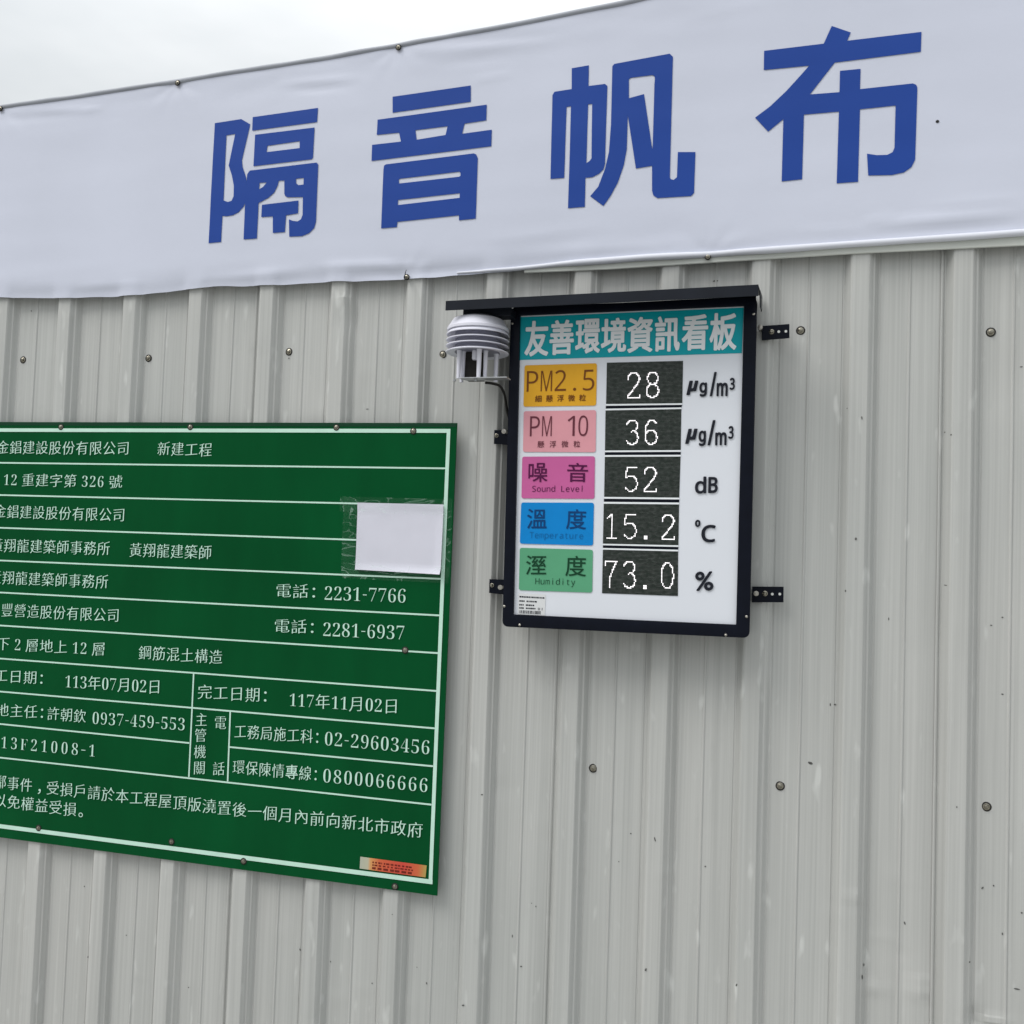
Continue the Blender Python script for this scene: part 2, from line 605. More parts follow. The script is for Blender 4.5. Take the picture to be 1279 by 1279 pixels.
def text_line(parent, s, p0, p1, h, Y, material, nib=0.005, slant=0.10, digit_off=-0.0195, part='lettering'):
    """one line of sign writing from p0 to p1 (ends of its centre line), h = height of a character in the photograph"""
    A, B = P(*p0, Y), P(*p1, Y)
    e = (B - A)
    ln = e.length
    e.normalize()
    up = Vector((-e.z, 0, e.x))
    mx_, my_ = (p0[0] + p1[0]) / 2, (p0[1] + p1[1]) / 2
    hw = (P(mx_, my_ - h / 2, Y) - P(mx_, my_ + h / 2, Y)).length
    adv = []
    for ch in s:
        adv.append(0.25 if ch == ' ' else 0.36 if ch == '-' else 0.55 if ch in BOLD_DIGIT else 0.55 if ch in '，。：' else 1.0)
    W_ = sum(adv)
    sx = ln / W_
    sy = hw / 0.92
    mb = MB()
    x = 0.0
    for ch, a in zip(s, adv):
        cx = (x + a / 2) * sx
        x += a
        if ch == ' ':
            continue
        if ch == '-':
            w2, h2, cz = 0.11 * sx, 0.022 * sy, -0.04 * sy
            q = [A + e * (cx + dx) + up * (cz + dz) for dx, dz in ((-w2, -h2), (w2, -h2), (w2, h2), (-w2, h2))]
            mb.quad(*q)
            continue
        if ch in BOLD_DIGIT:
            vs, fs, bb = glyph(BOLD_DIGIT[ch], digit_off)
            k = 0.80 / 0.72
            dx = -(bb[0] + bb[2]) / 2
            dy = -0.37
            pts = [((vx + dx) * k * min(0.93 * sx, 0.92 * sy), (vy + dy) * k * sy) for vx, vy in vs]
            offs = ((0, 0),)
        else:
            vs, fs, bb = glyph(ch) if ch in '，。：' else brush_glyph(ch)
            if ch in '，。：':
                dx = -(bb[0] + bb[2]) / 2
                pts = [((vx + dx) * sx, (vy - 0.38) * sy) for vx, vy in vs]
                offs = ((0, 0),)
            else:
                pts = [((vx - 0.5) * sx * 0.97, (vy - 0.38 + slant * (vx - 0.5)) * sy) for vx, vy in vs]
                offs = ((-nib, nib * 0.35), (0, 0), (nib, -nib * 0.35))
        for k, (ox, oz) in enumerate(offs):
            mb.add([A + e * (cx + px_ + ox * sx) + up * (pz + oz * sy) + Vector((0, -4e-5 * k, 0)) for px_, pz in pts], fs)
    return mb.build(part, material, parent)


def glyph_box(mb, ch, box, Y, bold=0.0, off=0.0, shear=0.0, slope=0.0, lean=0.0, flat=False):
    """fit one glyph into a box measured in the photograph (slope = rise of its base line, lean = drift of its uprights)"""
    vs, fs, bb = glyph(ch, off)
    x0, y0, x1, y1 = box
    x0, y0, x1, y1 = x0 + bold, y0 + bold, x1 - bold, y1 - bold
    w, h = bb[2] - bb[0], bb[3] - bb[1]
    cx, cy = (x0 + x1) / 2, (y0 + y1) / 2
    pts = []
    for vx, vy in vs:
        u, v = (vx - bb[0]) / w, (vy - bb[1]) / h
        if shear:
            u = (u + shear * v) / (1 + shear)
        X = x0 + u * (x1 - x0)
        Yp = y1 - v * (y1 - y0)
        pts.append((X + lean * (Yp - cy), Yp + slope * (X - cx)))
    offs = [(0, 0)] if bold <= 0 else [(bold * cos(2 * pi * k / 10), bold * sin(2 * pi * k / 10)) for k in range(10)]
    for k, (ox, oy) in enumerate(offs):
        mb.add([P(a + ox, b + oy, Y - 3e-5 * k) for a, b in pts], fs)


def text_boxes(parent, s, x0, y0, x1, y1, Y, material, adv=None, off=0.0, bold=0.0, slope=0.0, mono=False, part='lettering', cap=None):
    """characters spread evenly over a box, each keeping its own width"""
    mb = MB()
    n = len(s)
    cell = (x1 - x0) / n
    for i, ch in enumerate(s):
        if ch == ' ':
            continue
        _, _, bb = glyph(ch, off)
        _, _, rb = glyph(cap or ch, off)
        k = (y1 - y0) / (rb[3] - rb[1])
        w = (bb[2] - bb[0]) * k
        w = min(w, cell * (1.0 if cap is None else 0.8))
        c = x0 + (i + 0.5) * cell
        ys = slope * (c - (x0 + x1) / 2)
        top, bot = y1 - (bb[3] - rb[1]) * k + ys, y1 - (bb[1] - rb[1]) * k + ys
        glyph_box(mb, ch, (c - w / 2, top, c + w / 2, bot), Y, bold=bold, off=off, slope=slope, lean=-0.025)
    return mb.build(part, material, parent)


# ------------------------------------------------------------------ the ground
g = MB()
g.quad((-150, -150, 0), (150, -150, 0), (150, 150, 0), (-150, 150, 0))
go = g.build('ground', 'ground')
go['kind'] = 'structure'

# ------------------------------------------------------------------ corrugated steel fence
RIBS = [-2.305, -2.082, -1.858, -1.640, -1.414, -1.195, -0.972, -0.748, -0.512, -0.289, -0.069, 0.162, 0.390]
RIBS = [RIBS[0] - 0.2225 * k for k in range(14, 0, -1)] + RIBS + [RIBS[-1] + 0.2265 * k for k in range(1, 14)]
DEPTH = 0.025
RIBPROF = [(-0.0885, 0.0), (-0.0868, -0.0013), (-0.0838, -0.0013), (-0.0700, 0.0225), (-0.0665, 0.0245), (-0.062, 0.0250), (-0.032, 0.0250), (-0.0285, 0.0247), (-0.0260, 0.0225),
           (-0.0192, 0.0132), (-0.0150, 0.0122), (-0.0062, -0.0008), (-0.0045, -0.0016), (-0.0020, -0.0010), (0.0, 0.0)]
FENCE_TOP = 3.06
fence = thing('corrugated_fence', (0, 0, 0), 'pale grey corrugated steel site fence carrying the signs and the long banner', 'fence')

DENTS = []     # X, Z, radius x, radius z, depth
for (px_, py_, rx, rz, d) in ((1090, 1236, .018, .016, -.004), (1148, 1240, .016, .020, -.005), (1150, 1225, .010, .008, -.003), (1118, 1095, .008, .02, -.003),
                              (1069, 1118, .010, .012, -.003), (1131, 1104, .008, .008, -.002), (1088, 1150, .03, .09, .002), (1140, 1180, .03, .08, .002),
                              (437, 400, .018, .035, .006), (432, 375, .02, .012, -.005), (625, 985, .03, .02, .002), (1240, 1276, .035, .010, -.005), (1216, 1272, .016, .02, .008),
                              (400, 515, .02, .03, -.003), (1260, 470, .05, .08, .004), (1170, 800, .03, .10, .004), (960, 850, .02, .05, -.003)):
    X, Z = at(px_, py_, -0.01)
    DENTS.append((X, Z, rx, rz, d))
for k in range(240):
    X, Z = random.uniform(-3.2, 1.2), random.uniform(0.2, 2.5)
    DENTS.append((X, Z, random.uniform(.006, .02), random.uniform(.006, .03), random.choice((-1, 1, -1)) * random.uniform(.0006, .0016)))


def dent(X, Z):
    y = 0.0
    for dx, dz, rx, rz, d in DENTS:
        a, b = (X - dx) / rx, (Z - dz) / rz
        q = a * a + b * b
        if q < 9:
            y += d * exp(-q)
    return y


def sheet_profile(i0, i1):
    pts = []
    for i in range(i0, i1):
        rb = RIBS[i]
        pts += [(rb + a, d) for a, d in RIBPROF]
        nxt = RIBS[i + 1] - 0.0885 if i + 1 < len(RIBS) else rb + 0.137
        w = nxt - rb
        c = 0.46 * w
        pts += [(rb + 0.02, -0.0003), (rb + 0.2 * w, 0.0004), (rb + c - 0.004, 0.0), (rb + c - 0.001, 0.0024), (rb + c + 0.001, 0.0024), (rb + c + 0.004, 0.0),
                (rb + 0.62 * w, 0.0006), (rb + 0.8 * w, 0.0)]
    return pts


rows = [0.02 + (FENCE_TOP - 0.02) * k / 200 for k in range(201)]
rows = sorted(rows + [0.3 + 0.015 * k + 0.004 for k in range(50)])
first = RIBS.index(0.390) % 4
starts = list(range(first, len(RIBS), 4))
if starts[0] > 0:
    starts = [0] + starts
for si, i0 in enumerate(starts):
    i1 = min(starts[si + 1] if si + 1 < len(starts) else len(RIBS), len(RIBS))
    prof = sheet_profile(i0, i1)
    # the edge laps over the neighbour and turns back against it
    lap = RIBS[i0] - 0.0885
    prof = [(lap - 0.0065, 0.0015), (lap - 0.0062, 0.0038), (lap - 0.004, 0.0042), (lap - 0.001, 0.0030)] + prof[1:]
    if i1 < len(RIBS):
        prof = prof + [(RIBS[i1] - 0.0840, -0.0025)]
    near = RIBS[i1 - 1] > -3.3 and RIBS[i0] < 1.3
    rr = rows if near else rows[::8] + [rows[-1]]
    mb = MB()
    np_ = len(prof)
    vs = []
    for Z in rr:
        for j, (X, d) in enumerate(prof):
            wv = 0.0009 * noise.noise(Vector((X * 5, Z * 2.2, 3.1))) + 0.0005 * noise.noise(Vector((X * 17, Z * 7, 9.7)))
            dx = 0.0016 * noise.noise(Vector((RIBS[i0] * 3 + round(X * 9), Z * 1.1, 1.3)))
            vs.append((X + dx, -d + wv + (dent(X, Z) if near else 0), Z))
    fs = [(a * np_ + j, a * np_ + j + 1, (a + 1) * np_ + j + 1, (a + 1) * np_ + j) for a in range(len(rr) - 1) for j in range(np_ - 1)]
    mb.add(vs, fs)
    me_o = mb.build('steel_sheet', 'fence', fence, smooth=9)

# flashing strip along the head of the sheets, below the banner
fl = MB()
pts_fl = [(655, 341.3), (760, 337), (900, 327.5), (1066, 317.5), (1180, 312), (1279, 307), (1700, 286)]
lo = [P(x, y, -0.029) for x, y in pts_fl]
n_ = len(lo)
vs = []
for p in lo:
    w1 = 0.0012 * noise.noise(Vector((p.x * 6, 0, 5)))
    vs += [(p.x, -0.0265, p.z + .003 + w1), (p.x, -0.0290, p.z + w1), (p.x, -0.0312, p.z + .0018 + w1), (p.x, -0.0308, p.z + 0.09), (p.x, -0.0275, p.z + 0.09)]
fl.add(vs, [(i * 5 + k, i * 5 + k + 1, (i + 1) * 5 + k + 1, (i + 1) * 5 + k) for i in range(n_ - 1) for k in range(4)])
fl.build('head_flashing', 'flashing', fence, smooth=40)


def screw_mesh(name, parent, r=0.0085, head='bronze'):
    """hex washer-head screw on a rubber washer: head with the washer as its own piece"""
    h = MB()
    prof = [(0.0, 0.0), (r * 0.98, 0.0), (r * 0.96, r * 0.16), (r * 0.62, r * 0.26)]
    h.lathe((0, 0, 0), prof, 20, 'y')
    n = 6
    vs = [(r * .62 * cos(pi * k / 3 + .4), -r * .24, r * .62 * sin(pi * k / 3 + .4)) for k in range(n)] + \
         [(r * .60 * cos(pi * k / 3 + .4), -r * .66, r * .60 * sin(pi * k / 3 + .4)) for k in range(n)] + \
         [(r * .40 * cos(pi * k / 3 + .4), -r * .76, r * .40 * sin(pi * k / 3 + .4)) for k in range(n)]
    fs = [(i, (i + 1) % n, n + (i + 1) % n, n + i) for i in range(n)] + [(n + i, n + (i + 1) % n, 2 * n + (i + 1) % n, 2 * n + i) for i in range(n)] + [tuple(range(2 * n, 3 * n))]
    h.add(vs, fs)
    o = h.build(name, head, None, smooth=30)
    o.parent = parent
    w = MB()
    w.lathe((0, 0, 0), [(0.0, -0.002), (r * 1.28, -0.002), (r * 1.34, 0.0004), (r * 1.06, 0.0012), (r * .9, 0.0012)], 20, 'y')
    wo = w.build('washer', 'rubber', None, smooth=30)
    wo.parent = o
    return o


fscrews = [(29, 449.5), (185.5, 447.5), (361, 439.5), (553, 443), (1000, 413), (1237.5, 415), (741, 959.5), (974.5, 981.5), (1232, 1007.5)]
X0, Z0 = at(*fscrews[0], 0)
fs0 = screw_mesh('screw', fence, 0.0082)
fs0.location = (X0, 0.0, Z0)
for k, (x, y) in enumerate(fscrews[1:]):
    X, Z = at(x, y, 0)
    c = copy_part(fs0, fence, (X, 0.0, Z))
    c.rotation_euler = (random.uniform(-.1, .1), random.uniform(0, 1), random.uniform(-.1, .1))

# individual chips and dark specks in the paint, and pale rubbed patches
ch = MB()
CHIPS = [(1012, 953, 4.2, 2.6, .6), (361, 447.5, 1.6, 1.4, 0), (39.5, 388.5, 1.6, 1.6, 0), (1069, 673, 2, 2.4, 0), (1056, 738, 1.4, 2, 0), (1043, 880, 2, 1.4, .5), (1252, 867, 2, 1.2, .4),
         (1130, 1153, 1.4, 3.0, .3), (1077, 1220, 1.2, 4, 0.1), (1079, 1205, 1.0, 3, 0), (1211, 1201, 1.4, 1.6, 0), (1252, 1166, 1.2, 2.2, 0), (920, 1230, 1.3, 2.6, -.4), (1227, 1109, 1.6, 2.2, -.5),
         (1241, 1106, 1.2, 1.5, 0), (1195, 1008, 1.0, 1.6, 0), (1276, 1140, 1.6, 1.6, 0), (788, 1041, 1.4, 1.4, 0), (818, 1048, 1.2, 4.2, .3), (773, 1076, 1.0, 1.2, 0), (881, 1082, 1.5, 1.3, 0), (602, 992.5, 2.2, 1.3, -.5),
         (651, 1207, 2.2, 1.4, -.2), (806.5, 1211, 1.6, 2.8, -.3), (579, 1255, 2.6, 1.6, -.6), (640, 1169, 0.9, 3, 0), (669.5, 1132, 1.1, 1.6, 0), (664, 1128, 1, 1, 0), (375, 1186, 1.3, 2.4, .3), (413, 1201, 1.2, 1.6, 0),
         (465, 1228, 1.2, 1.6, 0), (533, 1228, 1.2, 2.4, .3), (255, 1166, 1.8, 1.8, 0), (105.5, 1107, 1.4, 1.6, 0), (117, 1124, 1.2, 1.6, 0), (158, 1168, 1.2, 1.4, 0), (110.5, 1195, 1.0, 2.2, 0), (236, 1233, 1.3, 1.3, 0),
         (1180, 540, .9, 1.4, 0), (1188, 543, 1.1, 1.3, 0), (1276, 458, 2.5, 1.0, 0), (1076.5, 522, .9, 3.2, .1), (1058, 510, .8, 1.2, 0), (894, 351, 5.0, 1.8, -.3), (1270, 1235, 5, 1.2, 0.5), (1110, 773, 0.9, 3, 0),
         (1037, 880, 1.0, 2.6, 0), (459, 511, 3.2, .9, -.4), (1181, 731, 2.4, 0.9, .6), (1238, 781, 1.8, 1.2, .2), (1252, 771, 1.6, 1.2, 0), (490, 1142, 1.0, 1.0, 0), (521, 1208, 1.0, 1.0, 0)]


def fence_y(X):
    for rb in RIBS:
        if rb - 0.0885 <= X <= rb:
            a = X - rb
            for (a0, d0), (a1, d1) in zip(RIBPROF, RIBPROF[1:]):
                if a0 <= a <= a1:
                    return -(d0 + (d1 - d0) * (a - a0) / max(1e-6, a1 - a0))
    return 0.0


def speck(mb, x, y, rx, ry, tilt, k):
    X, Z = at(x, y, 0)
    yy = fence_y(X)
    X, Z = at(x, y, yy)
    yy = fence_y(X) + dent(X, Z)
    s = 1 / 480.0
    ring = []
    for j in range(9):
        a = 2 * pi * j / 9
        q = 1 + 0.3 * noise.noise(Vector((k * 3.3, j * 1.7, 0)))
        dx, dz = rx * cos(a) * q * s, ry * sin(a) * q * s
        dx += tilt * dz * -1
        ring.append((X + dx, fence_y(X + dx) + dent(X + dx, Z + dz) - 0.0012, Z + dz))
    mb.add(ring, [tuple(range(9))])


for k, (x, y, rx, ry, tl) in enumerate(CHIPS):
    speck(ch, x, y, rx * .62, ry * .62, tl, k)
co_ = ch.build('paint_chips', 'chip', fence)
co_['kind'] = 'stuff'

# ------------------------------------------------------------------ the printed banner
BY = -0.036
banner = thing('banner', (-0.9, BY, 2.5), 'long white vinyl banner with four large blue characters along the fence top', 'banner')
TOP = [(-700, 262), (-300, 190), (0, 134.5), (100, 121.5), (221, 103), (300, 90.5), (400, 75), (497, 58), (640, 33), (790, 3), (900, -20), (1279, -98), (1700, -185)]
BOT = [(-700, 400), (-300, 384), (0, 371), (75, 372), (155, 369), (190, 366), (265, 357), (330, 356), (400, 352), (455, 350), (507, 348), (560, 344), (620, 340), (700, 332.5), (800, 325), (884, 320.5), (960, 315.5), (1100, 306), (1279, 294), (1700, 267)]


def interp(pts, X):
    for (a, b), (c, d) in zip(pts, pts[1:]):
        if a <= X <= c:
            t = (X - a) / (c - a)
            return b + (d - b) * t
    return pts[0][1] if X < pts[0][0] else pts[-1][1]


TOPW = [at(x, y, BY) for x, y in TOP]
BOTW = [at(x, y, BY) for x, y in BOT]
pins = [at(221, 102, BY), at(497, 58, BY), at(0, 137, BY), at(884, 320, BY), at(507, 346, BY)]
WR = []           # soft folds: start, end, half width, height
for (x0, y0, x1, y1, w, h) in ((345, 105, 450, 97, 5, .0035), (360, 113, 440, 108, 4, -.003), (470, 66, 690, 58, 8, .0022), (560, 62, 700, 50, 5, .003), (540, 82, 640, 70, 6, -.002), (590, 100, 640, 92, 3, .002),
                               (1090, 280, 1270, 268, 7, .005), (1090, 292, 1279, 280, 6, -.004), (1080, 276, 1120, 268, 3, .003), (980, 290, 1080, 286, 6, .002), (1150, 258, 1279, 246, 5, .0025),
                               (400, 333, 520, 330, 6, .006), (440, 343, 600, 334, 5, -.004), (240, 350, 380, 338, 6, .004), (600, 300, 760, 284, 8, .002), (640, 318, 860, 306, 8, .003), (840, 312, 884, 320, 4, .004),
                               (100, 140, 130, 134, 4, .002), (40, 140, 125, 136, 5, .003), (0, 150, 90, 142, 6, -.002), (850, 25, 960, 2, 7, .002), (90, 360, 180, 352, 5, .003)):
    WR.append((P(x0, y0, BY), P(x1, y1, BY), w / 500.0, h))


def banner_y(X, Z):
    zt, zb = interp(TOPW, X), interp(BOTW, X)
    t = min(1, max(0, (Z - zb) / (zt - zb)))
    y = BY + 0.0012 * noise.noise(Vector((X * 1.7, Z * 2.5, 4.2)))
    edge = exp(-((1 - t) / 0.13) ** 2) + exp(-(t / 0.13) ** 2)
    y += 0.0017 * edge * noise.noise(Vector((X * 6 + Z * 2, Z * 24 - X * 1.5, 1.1)))
    y += 0.0007 * noise.noise(Vector((X * 3.2 + Z, Z * 17, 7.7)))
    for pX, pZ in pins:
        dx, dz = X - pX, Z - pZ
        q = dx * dx + dz * dz * 2.2
        y += 0.0035 * exp(-q / 0.0025)
        a = atan2(dz, dx)
        y += 0.0008 * sin(a * 9) * exp(-q / 0.012) * (1 - exp(-q / 0.0006))
    for a, b, w, h in WR:
        d = b - a
        l2 = d.x * d.x + d.z * d.z
        s = ((X - a.x) * d.x + (Z - a.z) * d.z) / l2
        if -0.3 < s < 1.3:
            s = min(1, max(0, s))
            qx, qz = X - (a.x + d.x * s), Z - (a.z + d.z * s)
            r2 = (qx * qx + qz * qz) / (w * w)
            if r2 < 9:
                y -= 0.6 * h * exp(-r2) * sin(pi * min(.98, max(.02, s))) ** .6
    # the lower left edge is pulled tight over the ribs
    k = (1 - min(1, max(0, (X + 0.95) / 0.5))) * exp(-(t / 0.05) ** 2)
    if k > 0.001:
        y += k * (0.005 + 0.20 * (fence_y(X) + 0.010))
    return min(y, -0.0275 if t > 0.06 else fence_y(X) - 0.004)


XL, XR = -3.9, 2.0
xs_ = []
x = XL
while x < XR:
    xs_.append(x)
    x += 0.010 if -2.6 < x < 0.6 else 0.05
xs_.append(XR)
NZ = 56
mb = MB()
vs = []
for X in xs_:
    zt, zb = interp(TOPW, X), interp(BOTW, X)
    zb += 0.0025 * noise.noise(Vector((X * 14, 0, 2)))
    for k in range(NZ + 1):
        t = k / NZ
        t = t + 0.035 * sin(2 * pi * t) * -1
        Z = zb + (zt - zb) * t
        vs.append((X, banner_y(X, Z), Z))
m_ = NZ + 1
mb.add(vs, [(i * m_ + k, (i + 1) * m_ + k, (i + 1) * m_ + k + 1, i * m_ + k + 1) for i in range(len(xs_) - 1) for k in range(NZ)])
cloth = mb.build('vinyl_sheet', 'banner', banner, smooth=180)

# top hem rolled round a line, lower hem rolled up
hm = MB()
hm.tube([(X, banner_y(X, interp(TOPW, X)) + 0.002, interp(TOPW, X) + 0.004 + 0.0012 * noise.noise(Vector((X * 9, 3, 0)))) for X in xs_[::3]], [0.0072 + 0.0012 * noise.noise(Vector((X * 11, 0, 8))) for X in xs_[::3]], 10)
hm.build('rope_hem', 'hemtop', banner, smooth=60)
hb = MB()
hx = [X for X in xs_[::2] if X > -0.92]
hb.tube([(X, banner_y(X, interp(BOTW, X)) - 0.001, interp(BOTW, X) + 0.006 + 0.002 * noise.noise(Vector((X * 5, 3, 6)))) for X in hx],
        [(0.0082 + 0.0018 * noise.noise(Vector((X * 7, 0, 8)))) * min(1, 0.25 + (X + .92) * 2.2) for X in hx], 12)
hb.build('rolled_hem', 'hem', banner, smooth=60)
for k, (x, y) in enumerate(((221, 103), (497, 58.5), (-1, 135), (884, 320), (507, 345.5))):
    X, Z = at(x, y, BY - 0.006)
    if k == 0:
        b0 = screw_mesh('screw', banner, 0.0062)
        oo = banner['_o']
        b0.location = (X - oo[0], banner_y(X, Z) - 0.006 - oo[1], Z - oo[2])
    else:
        copy_part(b0, banner, (X - oo[0], banner_y(X, Z) - 0.006 - oo[1], Z - oo[2]))
ch = MB()
X, Z = at(1170.8, 152, BY)
ch.hexa([(X + .0045 * cos(a) * .9, Z + .0035 * sin(a)) for a in [2 * pi * k / 8 for k in range(8)]], banner_y(X, Z) - .0012, banner_y(X, Z) + .001)
ch.build('puncture', 'rubber', banner)
# loose wire end of the tie that sticks out of the lower edge
wv = MB()
wv.tube([P(505.5, 349, BY - .010), P(506, 342, BY - .012), P(507.5, 337, BY - .013)], [.0016, .0014, .0008], 6)
wv.build('wire_tie', 'rubber', banner)

CHARS = {
    'a': (6.9125, 250, 125, [
        ([(128, 200), (355, 165), (433, 210), (362, 520), (368, 580), (395, 660), (412, 760), (405, 850), (375, 920), (330, 970), (280, 995), (230, 1003), (192, 1000), (180, 1225), (72, 1235)],
         [[(228, 305), (303, 293), (248, 565), (275, 650), (292, 740), (290, 830), (272, 870), (240, 880), (203, 868)]]),
        ([(455, 148), (1018, 68), (1010, 190), (450, 265)], []),
        ([(475, 300), (988, 237), (975, 500), (962, 512), (462, 572)], [[(582, 395), (860, 355), (860, 415), (575, 450)]]),
        ([(430, 610), (1005, 540), (1020, 555), (1000, 1050), (985, 1105), (940, 1150), (880, 1175), (770, 1180), (767, 1030), (800, 1043), (840, 1048), (870, 1030), (885, 990), (888, 838), (755, 840),
          (735, 828), (728, 810), (728, 695), (680, 697), (670, 740), (640, 800), (590, 845), (505, 890), (490, 1195), (375, 1203), (388, 900), (408, 640)],
         [[(515, 715), (577, 712), (545, 750), (510, 772)], [(828, 680), (895, 672), (893, 730), (850, 735), (830, 720)]]),
        ([(535, 905), (850, 868), (845, 978), (742, 995), (732, 1140), (628, 1148), (628, 1005), (528, 1010)], [])]),
    'b': (6.394, 450, 95, [
        ([(258, 165), (882, 75), (882, 205), (258, 292)], []),
        ([(138, 348), (1010, 228), (1006, 353), (832, 380), (813, 460), (1050, 428), (1046, 560), (90, 678), (95, 550), (325, 523), (310, 452), (132, 470)], [[(440, 432), (697, 400), (680, 470), (450, 508)]]),
        ([(205, 705), (905, 617), (925, 625), (938, 655), (922, 1138), (788, 1152), (788, 1112), (297, 1165), (292, 1207), (167, 1217), (185, 745), (190, 715)],
         [[(315, 820), (790, 763), (800, 772), (800, 795), (790, 803), (310, 858), (307, 830)], [(302, 990), (795, 935), (793, 972), (300, 1030)]])]),
    'c': (5.95, 680, 55, [
        ([(203, 180), (330, 158), (328, 312), (450, 297), (468, 312), (465, 400), (450, 890), (440, 930), (405, 965), (355, 990), (305, 995), (300, 1210), (175, 1220), (190, 760), (197, 462), (165, 468), (147, 995), (45, 1003), (60, 380), (75, 355), (203, 335)],
         [[(325, 448), (355, 445), (350, 850), (335, 870), (312, 885)]]),
        ([(505, 165), (520, 148), (930, 72), (955, 95), (932, 990), (940, 1005), (960, 1010), (985, 990), (992, 803), (1122, 803), (1112, 1105), (1090, 1130), (840, 1145), (810, 1125), (800, 1090), (800, 905), (680, 925), (620, 530), (612, 780), (590, 900), (545, 1030),
          (490, 1130), (438, 1203), (340, 1130), (400, 1060), (450, 930), (480, 800), (495, 600)],
         [[(628, 265), (640, 252), (800, 232), (815, 237), (822, 252), (818, 300), (805, 760), (801, 780), (740, 372), (628, 403)]])]),
    'd': (5.329, 930, 25, [
        ([(130, 205), (527, 157), (580, 40), (707, 83), (683, 138), (1177, 80), (1173, 212), (600, 283), (435, 495), (632, 480), (635, 338), (772, 325), (768, 460), (1120, 423), (1142, 432), (1150, 450), (1135, 930), (1110, 980), (1060, 1015), (980, 1032), (823, 1035), (815, 890),
          (880, 900), (950, 898), (985, 880), (998, 850), (1005, 570), (768, 595), (755, 1077), (613, 1087), (628, 610), (395, 630), (383, 1060), (247, 1075), (258, 660), (157, 743), (70, 650), (170, 575), (280, 470), (380, 360), (430, 303), (128, 333)], [])]),
}
for key in 'abcd':
    sc_, ox, oy, pieces = CHARS[key]
    mb = MB()
    for pk, (outer, holes) in enumerate(pieces):
        bm = bmesh.new()
        edges = []
        for loop in [outer] + holes:
            vv = []
            for (a, b) in loop:
                X, Z = at(ox + a / sc_, oy + b / sc_, BY - .001)
                vv.append(bm.verts.new((X, 0, Z)))
            edges += [bm.edges.new((vv[i], vv[(i + 1) % len(vv)])) for i in range(len(vv))]
        bmesh.ops.triangle_fill(bm, use_beauty=True, use_dissolve=False, edges=edges)
        for _ in range(4):
            big = [e for e in bm.edges if e.calc_length() > 0.022]
            if not big:
                break
            bmesh.ops.subdivide_edges(bm, edges=big, cuts=1, use_grid_fill=False)
            bmesh.ops.triangulate(bm, faces=[f for f in bm.faces if len(f.verts) > 3])
        bm.verts.index_update()
        vs = [(v.co.x, banner_y(v.co.x, v.co.z) - 0.0014 - 0.00008 * pk, v.co.z) for v in bm.verts]
        fs = [tuple(v.index for v in f.verts) for f in bm.faces]
        bm.free()
        mb.add(vs, fs)
    mb.build('painted_character', 'blue', banner, smooth=180)

# ------------------------------------------------------------------ the green construction notice board
GY = -0.0315
TL_, TR_, BR_ = at(0, 527, GY), at(571, 528.3, GY), at(546, 1119, GY)
sign = thing('notice_board', (-1.8, GY, 0.87), 'green construction notice board with white ruled rows of writing, screwed to the fence', 'sign')
sb = MB()
XBL = -2.74
BLz = at(0, 1046, GY)[1]
TLx = TL_[0]


def on_top(X): return TL_[1] + (TR_[1] - TL_[1]) * (X - TL_[0]) / (TR_[0] - TL_[0])


_blx = at(0, 1046, GY)[0]


def on_bot(X): return BLz + (BR_[1] - BLz) * (X - _blx) / (BR_[0] - _blx)


sb.hexa([(XBL, on_bot(XBL)), BR_, TR_, (XBL, on_top(XBL))], GY, GY + 0.004)
sb.build('sign_panel', 'green', sign, bevel=0.0008)
# folded lip round the edge
lip = MB()
lip.hexa([(XBL, on_top(XBL) - .010), (TR_[0] - .0022, on_top(TR_[0]) - .010), (TR_[0] - .0022, TR_[1] - .0005), (XBL, on_top(XBL) - .0005)], GY - .0006, GY + .001)
lip.build('edge_strip', 'greenedge', sign)
LY = GY - 0.0008
ln = MB()
_k = [0]


def rule(mbb, a, b, w=2.1):
    A, B = P(*a, LY), P(*b, LY)
    d = (B - A).normalized()
    n = Vector((-d.z, 0, d.x)) * (w / 2 / 480.0)
    o = Vector((0, -2.5e-5 * _k[0], 0))
    _k[0] += 1
    mbb.quad(A - n + o, B - n + o, B + n + o, A + n + o)


def ext(x0, y0, x1, y1, X=-95):
    """carry a ruled line on to the board's left border, out of the picture"""
    return (X, y0 + (y1 - y0) * (X - x0) / (x1 - x0) - (0.6 if y1 - y0 > 5 else 0))


for a, b in (((0, 578), (557.5, 585)), ((0, 618.3), (555.5, 631.5)), ((0, 659.2), (553.5, 678)), ((0, 700), (551.5, 723)), ((0, 740), (549.8, 768.7)), ((0, 781.2), (548, 815.8)), ((0, 822.5), (545, 863)),
             ((0, 863.7), (543, 909.7)), ((0, 904.2), (236.5, 928)), ((0, 946.2), (539, 1005))):
    rule(ln, a, b)
    rule(ln, ext(*a, *b), a)
rule(ln, (286.5, 933), (541, 957))
rule(ln, (242, 841), (236, 970.5))
rule(ln, (287.7, 888.7), (284.4, 976))
ln.build('ruled_lines', 'mint', sign)
bd = MB()
rule(bd, (-95, 537.0), (562.6, 538.2), 5.0)
rule(bd, (560.3, 540.5), (537.8, 1099.5), 4.8)
rule(bd, (0, 1031.8), (540.3, 1101.6), 5.6)
rule(bd, (-95, 1020.2), (0, 1031.8), 5.6)
rule(bd, (-92, 540), (-78, 1020), 4.8)
bd.build('border_line', 'mint', sign)

